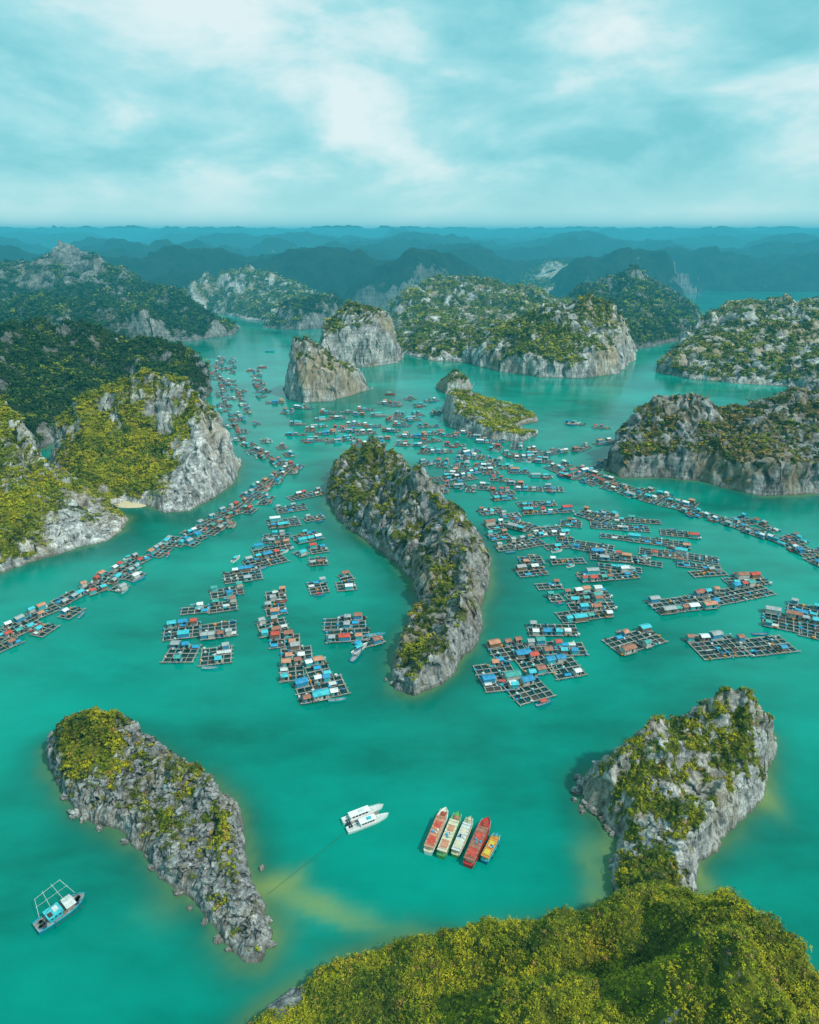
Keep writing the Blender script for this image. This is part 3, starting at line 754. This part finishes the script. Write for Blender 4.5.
def line(pts, lo, hi, wlo, whi, gap, detail_near=400, dens=.2, side=0.0, jit=2.0, keep=1.0):
    P = [world(*p)[:2] for p in pts]
    seg = [np.linalg.norm(P[i+1] - P[i]) for i in range(len(P) - 1)]; tot = sum(seg); s = 0
    while s < tot:
        L = rs.uniform(lo, hi); m = s + L / 2; k = 0; a = m
        while k < len(seg) - 1 and a > seg[k]: a -= seg[k]; k += 1
        u = (P[k+1] - P[k]) / seg[k]; c = P[k] + u * a; nrm = np.array([-u[1], u[0]])
        c = c + nrm * (rs.uniform(-jit, jit) + side)
        if rs.random() < keep:
            raft(c[0], c[1], L, rs.uniform(wlo, whi), math.atan2(u[1], u[0]) + rs.uniform(-.25, .25), dens, c[1] < detail_near, rs)
        s += L + gap * rs.uniform(.3, 1.7)
LA = [(-12,645),(25,628),(60,608),(100,588),(140,563),(178,541),(210,525),(240,508),(262,492),(280,478),(294,468)]
line(LA, 7, 12, 6, 12, 1.6, 330, .22, 1.5, 2.5)
line(LA[:9], 6, 10, 5, 8, 3, 300, .22, -8, 2, .75)
LB = [(284,466),(262,452),(245,438),(236,422),(229,400),(222,380),(221,358)]
line(LB, 9, 15, 6, 11, 5, 0, .2, 3, 4)
line(LB, 8, 12, 5, 9, 10, 0, .2, -12, 4, .7)
LC = [(548,467),(600,486),(660,503),(720,520),(760,535),(800,550),(828,566)]
line(LC, 9, 15, 7, 11, 1.5, 380, .17, 0, 2)
line(LC, 8, 13, 6, 9, 4, 360, .17, 11, 2, .85)
line([(262,398),(258,385),(256,370)], 10, 16, 6, 10, 10, 0)
line([(560,476),(596,468),(630,458)], 14, 20, 6, 9, 4, 0, .15)
line([(545,455),(580,449),(622,438)], 14, 20, 6, 9, 6, 0, .15)
for (x, y) in [(287,414),(299,424),(311,430),(326,433),(322,420),(337,418),(346,413),(356,424),(346,441),(360,445),(333,441),(312,440),(367,410),(380,416),(392,420),(372,428),(395,406),(410,400),(421,406),(432,401),(385,404),
               (402,425),(416,436),(404,444),(430,441),(441,451),(425,452),(455,446),(470,451),(486,443),(480,458),(495,461),(511,456),(524,461),(442,465),(460,467),(474,472),(455,487),(470,489),(487,487),(503,492),(429,428),(412,420),
               (450,436),(505,470),(490,474),(520,472),(575,425),(602,427),(535,450),(463,434),(445,478),(428,462),(437,490),(305,409),(350,432),(384,437),(275,404),(268,392),(500,480),(518,447),(540,462),
               (318,427),(340,429),(365,434),(378,444),(392,430),(398,415),(418,414),(436,415),(465,459),(452,473),(475,438),(495,450),(500,440),(530,455),(516,482),(528,488),(541,478),(555,490),(466,480),(483,466),(405,435),(420,446),(435,434),(358,414),(328,412),(295,434)]:
    w = world(x + rs.uniform(-1.5, 1.5), y + rs.uniform(-1.5, 1.5))
    raft(w[0], w[1], rs.uniform(9, 18), rs.uniform(6, 10), rs.choice([0, 0, .2, -.3, .5, 1.3]) + rs.uniform(-.15, .15), .15, False, rs)

# ------------------------------------------------------------------ boats
def hull(mb, L, W, D, mat, deckmat, bow=.55, stripe=None, z0=0.0, full=2.4):
    n = 16; R = []
    for i in range(n + 1):
        t = i / n * 2 - 1
        if t > 0: hw = W / 2 * (1 - t ** full) ** .8
        else: hw = W / 2 * (1 - .22 * abs(t) ** 3)
        hw = max(hw, .03)
        sh = D * (1 + bow * max(t, 0) ** 2 + .12 * max(-t, 0) ** 2)
        x = t * L / 2
        R.append([(x, -hw, sh + z0), (x - (.25 if t > .6 else 0), -hw * .93, sh * .62 + z0), (x - (.5 if t > .6 else 0), -hw * .7, -.25), (x - (.5 if t > .6 else 0), hw * .7, -.25),
                  (x - (.25 if t > .6 else 0), hw * .93, sh * .62 + z0), (x, hw, sh + z0), (x, hw - min(.14, hw * .5), sh + z0), (x, hw - min(.14, hw * .5), sh - .3 + z0),
                  (x, -hw + min(.14, hw * .5), sh - .3 + z0), (x, -hw + min(.14, hw * .5), sh + z0)])
    b = len(mb.v); mb.v += [p for r in R for p in r]
    km, kd, ks = mb.mi(mat), mb.mi(deckmat), mb.mi(stripe or mat)
    for i in range(n):
        for j in range(10):
            a0, a1 = b + i * 10 + j, b + i * 10 + (j + 1) % 10
            mb.f.append((a0, a1, a1 + 10, a0 + 10)); mb.m.append(kd if j == 7 else ks if j in (0, 4, 5, 9) else km)
    mb.f.append(tuple(b + j for j in range(9, -1, -1))); mb.m.append(km)
    mb.f.append(tuple(b + n * 10 + j for j in range(10))); mb.m.append(km)

def big_boat(px, py, px2, py2, W, hullm, roofc, roof2, deck, stripe, label):
    a = world(px, py); b2 = world(px2, py2); c = (a + b2) / 2
    L = float(np.linalg.norm(b2 - a)); ang = math.atan2(b2[1] - a[1], b2[0] - a[0])
    e = obj('cargo_boat', None, loc=(c[0], c[1], .1), rz=ang, category='boat', label=label, group='wooden boats rafted side by side')
    mb = MB(); hull(mb, L, W, 1.2, hullm, deck, .25, stripe, 0, 4.0); obj('hull', mb.mesh('hull'), e)
    mb = MB(); cl = L * .66
    mb.box((0, 0, .6), (cl, W * .66, 1.2), M_CREAM)
    cab = obj('cabin', mb.mesh('cabin'), e, (-L * .12, 0, .95))
    mb = MB(); 
    mb.box((0, 0, 1.28), (cl + .7, W * .84, .12), roofc)
    mb.box((-cl * .30, 0, 1.38), (cl * .26, W * .58, .1), roof2); mb.box((cl * .22, 0, 1.38), (cl * .20, W * .5, .12), roof2)
    for q in np.linspace(-cl * .46, cl * .46, 8): mb.box((q, 0, 1.36), (.07, W * .82, .05), M_WOODD)
    for q in range(3): mb.box((rs.uniform(-.1, .1) * cl, rs.uniform(-.3, .3) * W, 1.48), (rs.uniform(.4, .9), rs.uniform(.3, .6), .22), rs.choice([M_TARP, M_TARPW, M_WOODD]), rs.uniform(0, 3))
    obj('roof', mb.mesh('roof'), cab)
    mb = MB(); nwin = 7
    for i in range(nwin): mb.box((-cl / 2 + (i + .5) * cl / nwin, 0, .8), (cl / nwin * .6, .05, .42), M_GLASS)
    wm = mb.mesh('window')
    obj('window', wm, cab, (0, W * .33 + .02, 0)); obj('window', wm, cab, (0, -W * .33 - .02, 0))
    mb = MB(); mb.box((0, 0, .18), (L * .10, W * .46, .36), roof2, 0, .92)
    for q in range(3): mb.box((-L * .035 + q * L * .035, 0, .38), (.1, W * .42, .05), M_WOODD)
    obj('cargo_hatch', mb.mesh('cargo_hatch'), e, (L * .34, 0, 1.05))
    mb = MB()
    for s in (-1, 1):
        for i in range(4): mb.rod((L * (.26 + i * .05), s * W * .42 * (1 - i * .06), 1.25), (L * (.26 + i * .05), s * W * .42 * (1 - i * .06), 1.85), .025, M_WHITE, 5)
        mb.rod((L * .26, s * W * .42, 1.85), (L * .41, s * W * .344, 1.85), .025, M_WHITE, 5)
    obj('rail', mb.mesh('rail'), e)
    mb = MB(); mb.rod((L * .24, 0, 1.2), (L * .24, 0, 3.8), .05, M_WOODD); mb.rod((L * .24, -.5, 3.3), (L * .24, .5, 3.3), .03, M_WOODD); obj('mast', mb.mesh('mast'), e)
    for i in range(6):
        mb = MB()
        s = 1 if i % 2 else -1; x = -L * .3 + i * L * .11
        for j in range(10):
            p, q = j / 10 * 6.283, (j + 1) / 10 * 6.283
            mb.rod((.32 * math.cos(p), 0, .32 * math.sin(p)), (.32 * math.cos(q), 0, .32 * math.sin(q)), .1, M_DARK, 5)
        obj('tyre_fender', mb.mesh('tyre_fender'), e, (x, s * (W / 2 + .06), .85))

big_boat(428,855,446,811,3.2, M_WHITE, ROOFM['orange'], ROOFM['red'], M_CREAM, M_WHITE, 'white wooden boat with weathered orange-red cabin roof')
big_boat(441,859,459,815,3.2, M_GREEN, M_CREAM, ROOFM['orange'], M_GREEN, M_GREEN, 'green wooden boat with cream and orange roof')
big_boat(455,858,471,820,2.8, M_GREEN, M_TARPW, M_CREAM, M_CREAM, M_CREAM, 'pale-roofed green wooden boat with cream hatch')
big_boat(468,868,488,821,3.6, M_RED, ROOFM['rust'], ROOFM['red'], M_RED, M_RED, 'dark red wooden boat with long rusty roof')
big_boat(484,864,498,837,2.6, M_BLUE, M_ORANGE, M_YELLOW, M_CYAN, M_CYAN, 'small blue boat with yellow and orange roof')

def ferry(x1, y1, x2, y2, W, name, label):
    a = world(x1, y1); b2 = world(x2, y2); c = (a + b2) / 2
    L = float(np.linalg.norm(b2 - a)); ang = math.atan2(b2[1] - a[1], b2[0] - a[0])
    e = obj(name, None, loc=(c[0], c[1], .05), rz=ang, category='boat', label=label)
    for s in (-1, 1):
        mb = MB(); hull(mb, L, W * .42, .95, M_WHITE, M_TARPW, .4, M_WHITE); obj('hull', mb.mesh('hull'), e, (0, s * W * .30, 0))
    mb = MB(); mb.box((-L * .05, 0, .72), (L * .74, W * .3, .14), M_WOOD); obj('deck', mb.mesh('deck'), e)
    for s in (-1, 1):
        mb = MB(); mb.box((0, 0, .6), (L * (.46 if s > 0 else .36), W * .30, 1.2), M_WHITE, 0, .9)
        cab = obj('cabin', mb.mesh('cabin'), e, (-L * (.10 if s > 0 else .02), s * W * .29, .82))
        lc = L * (.46 if s > 0 else .36)
        mb = MB(); mb.box((0, 0, 0), (lc * 1.06, W * .34, .1), M_WHITE); mb.box((lc * .1, 0, .1), (lc * .3, W * .18, .12), M_TARPW if s > 0 else M_CYAN)
        obj('roof', mb.mesh('roof'), cab, (0, 0, 1.24))
        mb = MB()
        for i in range(5): mb.box((-lc * .42 + (i + .5) * lc * .168, 0, .7), (lc * .13, .1, .45), M_GLASS)
        wm = mb.mesh('window'); obj('window', wm, cab, (0, W * .142, 0)); obj('window', wm, cab, (0, -W * .142, 0))
        mb = MB(); mb.box((lc * .475, 0, .72), (.1, W * .22, .42), M_GLASS); obj('windscreen', mb.mesh('windscreen'), cab)
    mb = MB()
    for s in (-1, 1): mb.rod((L * .16, s * W * .44, 1.6), (L * .42, s * W * .34, 1.8), .03, M_WHITE, 5)
    for i in range(5):
        f = i / 4
        for s in (-1, 1): mb.rod((L * (.16 + .26 * f), s * W * (.44 - .10 * f), .9), (L * (.16 + .26 * f), s * W * (.44 - .10 * f), 1.6 + .2 * f), .025, M_WHITE, 5)
    obj('rail', mb.mesh('rail'), e)
    for q in (-.42, -.37):
        mb = MB(); mb.box((q * L, 0, .95), (.35, W * .5, .35), M_DARK); obj('seat', mb.mesh('seat'), e)
ferry(345,828,386,812,5.8, 'catamaran', 'low white twin-hulled motor boat at anchor')

a = world(37, 932); b2 = world(86, 897); c = (a + b2) / 2; L = float(np.linalg.norm(b2 - a)); ang = math.atan2(b2[1] - a[1], b2[0] - a[0]); W = 4.4
e = obj('fishing_boat', None, loc=(c[0], c[1], .1), rz=ang, category='boat', label='cluttered blue fishing boat with pale canopy and long poles')
mb = MB(); hull(mb, L, W, 1.2, M_BLUE, M_WOOD, .3, M_CYAN, 0, 3.2); obj('hull', mb.mesh('hull'), e)
mb = MB(); mb.box((0, 0, .75), (L * .26, W * .6, 1.5), M_CYAN); cab = obj('cabin', mb.mesh('cabin'), e, (-L * .14, 0, .95))
mb = MB(); mb.box((0, 0, 1.57), (L * .30, W * .76, .12), ROOFM['cyan']); mb.box((L * .05, .3, 1.7), (L * .10, W * .35, .16), M_TARPW); mb.box((-L * .08, -.5, 1.7), (L * .08, W * .3, .16), M_WOODD); obj('roof', mb.mesh('roof'), cab)
mb = MB()
for i in range(3): mb.box((-L * .08 + i * L * .08, 0, 1.0), (.5, .05, .5), M_GLASS)
wm = mb.mesh('window'); obj('window', wm, cab, (0, W * .3 + .02, 0)); obj('window', wm, cab, (0, -W * .3 - .02, 0))
mb = MB()
for sx in (-1, 1):
    for sy in (-1, 1): mb.rod((sx * L * .09, sy * W * .36, -1.2), (sx * L * .09, sy * W * .36, 0), .05, M_WOODD)
mb.gable((0, 0), L * .20, W * .82, 0, .3, M_TARPW, .06); obj('canopy', mb.mesh('canopy'), e, (L * .16, 0, 2.3))
mb = MB()
for q, ln in ((-.36, 4.6), (-.12, 5.4), (.14, 5.8), (.36, 5.2)): mb.rod((L * q, W * .4, 1.6), (L * (q * .75 + .02), W * .5 + ln, 2.2), .05, M_TARPW)
mb.rod((-L * .26, W * .5 + 4.6, 2.2), (L * .30, W * .5 + 5.3, 2.22), .045, M_TARPW)
mb.rod((-L * .32, W * .5 + 2.4, 1.95), (L * .34, W * .5 + 2.6, 1.95), .03, M_TARPW)
obj('net_boom', mb.mesh('net_boom'), e)
mb = MB()
for q in (-.2, .3): mb.rod((L * q, -W * .4, 1.5), (L * q, -W * .5 - 2, 2.0), .05, M_WOODD)
mb.rod((-L * .25, -W * .5 - 1.8, 2.0), (L * .35, -W * .5 - 1.8, 2.0), .04, M_WOODD)
obj('net_boom', mb.mesh('net_boom'), e)
mb = MB(); mb.rod((L * .03, 0, 1.2), (L * .03, 0, 5.6), .07, M_WOODD); mb.rod((L * .03, 0, 5.4), (-L * .45, 0, 2.0), .03, M_ROPE, 4); mb.rod((L * .03, 0, 5.4), (L * .45, 0, 2.0), .03, M_ROPE, 4)
obj('mast', mb.mesh('mast'), e)
for i in range(16):
    mb = MB(); mb.box((0, 0, 0), (.8, .65, .5), rs.choice([M_ORANGE, M_TARPW, M_DRUM, M_CYAN, M_WOODD, M_TARPW])); mb.box((0, 0, .27), (.84, .69, .05), M_WOODD)
    q_ = rs.uniform(.29, .38) if i % 2 else rs.uniform(-.44, -.31); w_ = rs.uniform(-1.5, 1.5) * (.7 if i % 2 else 1)
    obj('fish_crate', mb.mesh('fish_crate'), loc=(c[0] + math.cos(ang) * L * q_ - math.sin(ang) * w_, c[1] + math.sin(ang) * L * q_ + math.cos(ang) * w_, 1.3), rz=rs.uniform(0, 3),
        category='crate', label='small lidded fish crate on the blue boat deck', group='fish crates on the boat deck')

mb = MB(); p = world(346, 832, .7); q = world(268, 894, .1)
prev = p
for i in range(1, 17):
    f = i / 16; cc = p + (q - p) * f; cc[2] = max(.06, cc[2])
    mb.rod(tuple(prev), tuple(cc), .035, M_ROPE, 5); prev = cc
obj('mooring_rope', mb.mesh('mooring_rope'), category='rope', label='thin dark mooring rope running to the rocky islet')

def small_mesh(name, hm, can):
    mb = MB(); hull(mb, 6.5, 1.7, .6, hm, M_WOOD, .7, hm)
    me = mb.mesh(name)
    m2 = None
    if can:
        mb = MB(); mb.gable((-.5, 0), 2.6, 1.5, 1.75, .25, can, .05)
        for sx in (-1.6, .6):
            for sy in (-.6, .6): mb.rod((sx, sy, .3), (sx, sy, 1.7), .04, M_WOODD, 4)
        m2 = mb.mesh('canopy')
    mb = MB(); mb.box((-.4, 0, .5), (.35, 1.25, .06), M_WOOD)
    return me, m2, mb.mesh('seat')
SB = [('blue', small_mesh('hull', M_BLUE, None)), ('white', small_mesh('hull', M_WHITE, ROOFM['cyan'])), ('turquoise', small_mesh('hull', M_CYAN, None)),
      ('brown timber', small_mesh('hull', M_WOOD, None)), ('red', small_mesh('hull', M_RED, ROOFM['grey'])), ('blue', small_mesh('hull', M_BLUE, ROOFM['red']))]
def small(x, y, ang, near=True, big=1.0):
    cn, (h, cpy, st) = rs.choice(SB)
    e = obj('skiff', None, loc=(x, y, .08), rz=ang, category='boat', group='small skiffs among the fish farms',
            label='small %s skiff %s beside floating pens' % (cn, 'with canopy' if cpy else 'open-decked'))
    e.scale = (big, big, big)
    obj('hull', h, e)
    if cpy: obj('canopy', cpy, e)
    if near: obj('seat', st, e)
for (cx, cy, r, ang, wd_) in RAFTPOS:
    if rs.random() < .55:
        s = rs.choice([-1, 1]); off = wd_ / 2 + 1.8
        f = rs.uniform(-.5, .5) * r
        small(cx - math.sin(ang) * s * off + math.cos(ang) * f, cy + math.cos(ang) * s * off + math.sin(ang) * f, ang + rs.uniform(-.4, .4), cy < 330, rs.uniform(.7, 1.05))
for (x, y, g, sc) in [(357,656,1.2,1.4),(270,352,0,2.0),(262,368,.4,1.8),(250,371,1,1.6),(376,636,.2,1.2),(230,452,1,1.2),(390,395,0,1.6),(360,650,.9,1.3),(640,425,.3,1.5),(575,424,.2,1.5),(236,560,1.2,1.1)]:
    w = world(x, y); small(w[0], w[1], g, True, sc)

# beach
mb = MB(); w = world(134, 503); n = 24
ring = [(w[0] + 14 * math.cos(i / n * 6.283) * (1 + .15 * math.sin(i * 1.7)), w[1] + 9 * math.sin(i / n * 6.283), -.25) for i in range(n)]
V = [(w[0], w[1] + 6, 2.4)] + [(w[0] + (p[0] - w[0]) * .6, w[1] + 3 + (p[1] - w[1]) * .6, 1.3) for p in ring] + ring
F = [(0, 1 + i, 1 + (i + 1) % n) for i in range(n)] + [(1 + i, 1 + n + i, 1 + n + (i + 1) % n, 1 + (i + 1) % n) for i in range(n)]
mb.add(V, F, M_SAND); obj('sandy_beach', mb.mesh('sandy_beach'), kind='structure', label='small pale sand cove under green slopes', category='beach')

def boulders(pts, seed):
    r2 = np.random.RandomState(seed)
    for (x, y, s) in pts:
        w = world(x, y)
        n = 14; m = 10; V = []
        for i in range(m + 1):
            for j in range(n):
                th = math.pi * i / m; ph = 6.283 * j / n
                d = np.array([math.sin(th) * math.cos(ph), math.sin(th) * math.sin(ph), math.cos(th)])
                k = s * (1 + .8 * float(fbm(d[0] * 1.8 + x, d[1] * 1.8 + y, d[2] * 1.8, 4, .6)))
                V.append((d[0] * k * 1.2, d[1] * k * .85, d[2] * k * .7))
        F = [(i * n + j, (i + 1) * n + j, (i + 1) * n + (j + 1) % n, i * n + (j + 1) % n) for i in range(m) for j in range(n)]
        mb = MB(); mb.add(V, F, M_ROCK_NEAR)
        obj('boulder', mb.mesh('boulder'), loc=(w[0], w[1], s * .15), rz=r2.uniform(0, 6), category='rock', group='boulders fallen along the islet shore',
            label='jagged grey limestone boulder standing in shallow water')
boulders([(152,868,1.0),(163,878,.7),(178,893,1.1),(190,908,.7),(148,856,.8),(205,922,.8),(218,940,1.0),(228,950,.7),(66,796,1.5),(75,815,1.7),(86,818,1.4),(60,780,1.0),(100,828,1.0),(125,842,1.0),
          (578,778,1.1),(576,792,1.5),(586,805,1.5),(594,812,1.6),(583,784,1.7),(603,820,1.1),(590,796,1.8),(600,806,1.6),(582,812,.9),(574,800,.8),(612,834,.9),(608,828,1.2),(392,684,1.0),(386,680,.8),(262,868,.8),(268,920,.9),(270,945,1.0),(584,934,.7)], 4)

# ------------------------------------------------------------------ humid air
def air(name, y0, y1, sig, col, top, label):
    mb = MB(); mb.box((0, (y0 + y1) / 2, (top - 22) / 2), (64000, y1 - y0, top + 22), M_WHITE)
    me = mb.mesh(name); me.materials.clear()
    hm = bpy.data.materials.new('humid_air'); hm.use_nodes = True; nt = hm.node_tree; nt.nodes.clear()
    out = nt.nodes.new('ShaderNodeOutputMaterial'); ab = nt.nodes.new('ShaderNodeVolumeAbsorption'); em = nt.nodes.new('ShaderNodeEmission'); ad = nt.nodes.new('ShaderNodeAddShader')
    ab.inputs['Color'].default_value = (0, 0, 0, 1); ab.inputs['Density'].default_value = sig
    em.inputs['Color'].default_value = (*col, 1); em.inputs['Strength'].default_value = sig
    nt.links.new(ab.outputs[0], ad.inputs[0]); nt.links.new(em.outputs[0], ad.inputs[1]); nt.links.new(ad.outputs[0], out.inputs['Volume'])
    me.materials.append(hm)
    obj(name, me, kind='structure', label=label, category='sky')
air('sky', -6000, 880, 1 / 7000, (0.02, 0.44, 0.50), 178, 'clear humid air over the near bay')
air('sky', 881, 38000, 1 / 2300, (0.06, 0.46, 0.60), 174, 'humid teal haze over the remote hills')

# ------------------------------------------------------------------ world + sun
wd = bpy.data.worlds.new('World'); scene.world = wd; wd.use_nodes = True
nt = wd.node_tree; nt.nodes.clear()
N = nt.nodes.new; Lk = nt.links.new
out = N('ShaderNodeOutputWorld')
EL, AZ = math.radians(50), math.radians(120)
sky = N('ShaderNodeTexSky'); sky.sky_type = 'NISHITA'; sky.sun_disc = False; sky.sun_elevation = EL; sky.sun_rotation = AZ
bg1 = N('ShaderNodeBackground'); bg1.inputs[1].default_value = 0.10; Lk(sky.outputs[0], bg1.inputs[0])
tc = N('ShaderNodeTexCoord')
mp = N('ShaderNodeMapping'); mp.inputs['Scale'].default_value = (5.2, 5.2, 12.0); mp.inputs['Location'].default_value = (2.2, .3, .4); Lk(tc.outputs['Generated'], mp.inputs[0])
n1 = N('ShaderNodeTexNoise'); n1.inputs['Scale'].default_value = 1.0; n1.inputs['Detail'].default_value = 12; n1.inputs['Roughness'].default_value = .53; n1.inputs['Distortion'].default_value = .2
Lk(mp.outputs[0], n1.inputs['Vector'])
dt = N('ShaderNodeVectorMath'); dt.operation = 'DOT_PRODUCT'; dt.inputs[1].default_value = (-.115, .976, .185); Lk(tc.outputs['Generated'], dt.inputs[0])
mr = N('ShaderNodeMapRange'); mr.interpolation_type = 'SMOOTHSTEP'; mr.inputs['From Min'].default_value = .965; mr.inputs['From Max'].default_value = .998; mr.inputs['To Max'].default_value = .12
Lk(dt.outputs['Value'], mr.inputs['Value'])
ad = N('ShaderNodeMath'); ad.operation = 'ADD'; Lk(n1.outputs['Fac'], ad.inputs[0]); Lk(mr.outputs[0], ad.inputs[1])
cr = N('ShaderNodeValToRGB'); Lk(ad.outputs[0], cr.inputs[0])
el = cr.color_ramp.elements
while len(el) < 5: el.new(.5)
for e_, (p, c) in zip(el, [(.36, (.20, .63, .70)), (.47, (.31, .73, .79)), (.55, (.43, .80, .85)), (.61, (.60, .87, .90)), (.70, (.78, .94, .96))]):
    e_.position = p; e_.color = (*c, 1)
sp = N('ShaderNodeSeparateXYZ'); Lk(tc.outputs['Generated'], sp.inputs[0])
hz = N('ShaderNodeMapRange'); hz.interpolation_type = 'SMOOTHSTEP'; hz.inputs['From Min'].default_value = .09; hz.inputs['From Max'].default_value = 0.0; hz.inputs['To Max'].default_value = .85
Lk(sp.outputs[2], hz.inputs['Value'])
hm_ = N('ShaderNodeMix'); hm_.data_type = 'RGBA'; Lk(hz.outputs[0], hm_.inputs[0]); Lk(cr.outputs[0], hm_.inputs[6]); hm_.inputs[7].default_value = (.46, .83, .88, 1)
bg2 = N('ShaderNodeBackground'); bg2.inputs[1].default_value = 1.0; Lk(hm_.outputs[2], bg2.inputs[0])
mx = N('ShaderNodeMixShader'); mx.inputs[0].default_value = .92
Lk(bg1.outputs[0], mx.inputs[1]); Lk(bg2.outputs[0], mx.inputs[2]); Lk(mx.outputs[0], out.inputs[0])

sl = bpy.data.lights.new('sun', 'SUN'); sl.energy = 3.6; sl.angle = math.radians(3); sl.color = (1, .94, .84)
so = bpy.data.objects.new('sun', sl); COL.objects.link(so)
sv = Vector((math.sin(AZ) * math.cos(EL), math.cos(AZ) * math.cos(EL), math.sin(EL)))
so.rotation_euler = sv.to_track_quat('Z', 'Y').to_euler()
so.location = (0, 0, 400)

cam = bpy.data.cameras.new('camera'); co = bpy.data.objects.new('camera', cam); COL.objects.link(co)
cam.sensor_fit = 'VERTICAL'; cam.sensor_height = 36; cam.sensor_width = 36 * 819 / 1024; cam.lens = FOC / 1024 * 36
cam.clip_start = 1; cam.clip_end = 100000
co.location = (0, 0, CAMH); co.rotation_euler = (math.pi / 2 - PIT, 0, 0)
scene.camera = co
print('rafts', nraft[0])
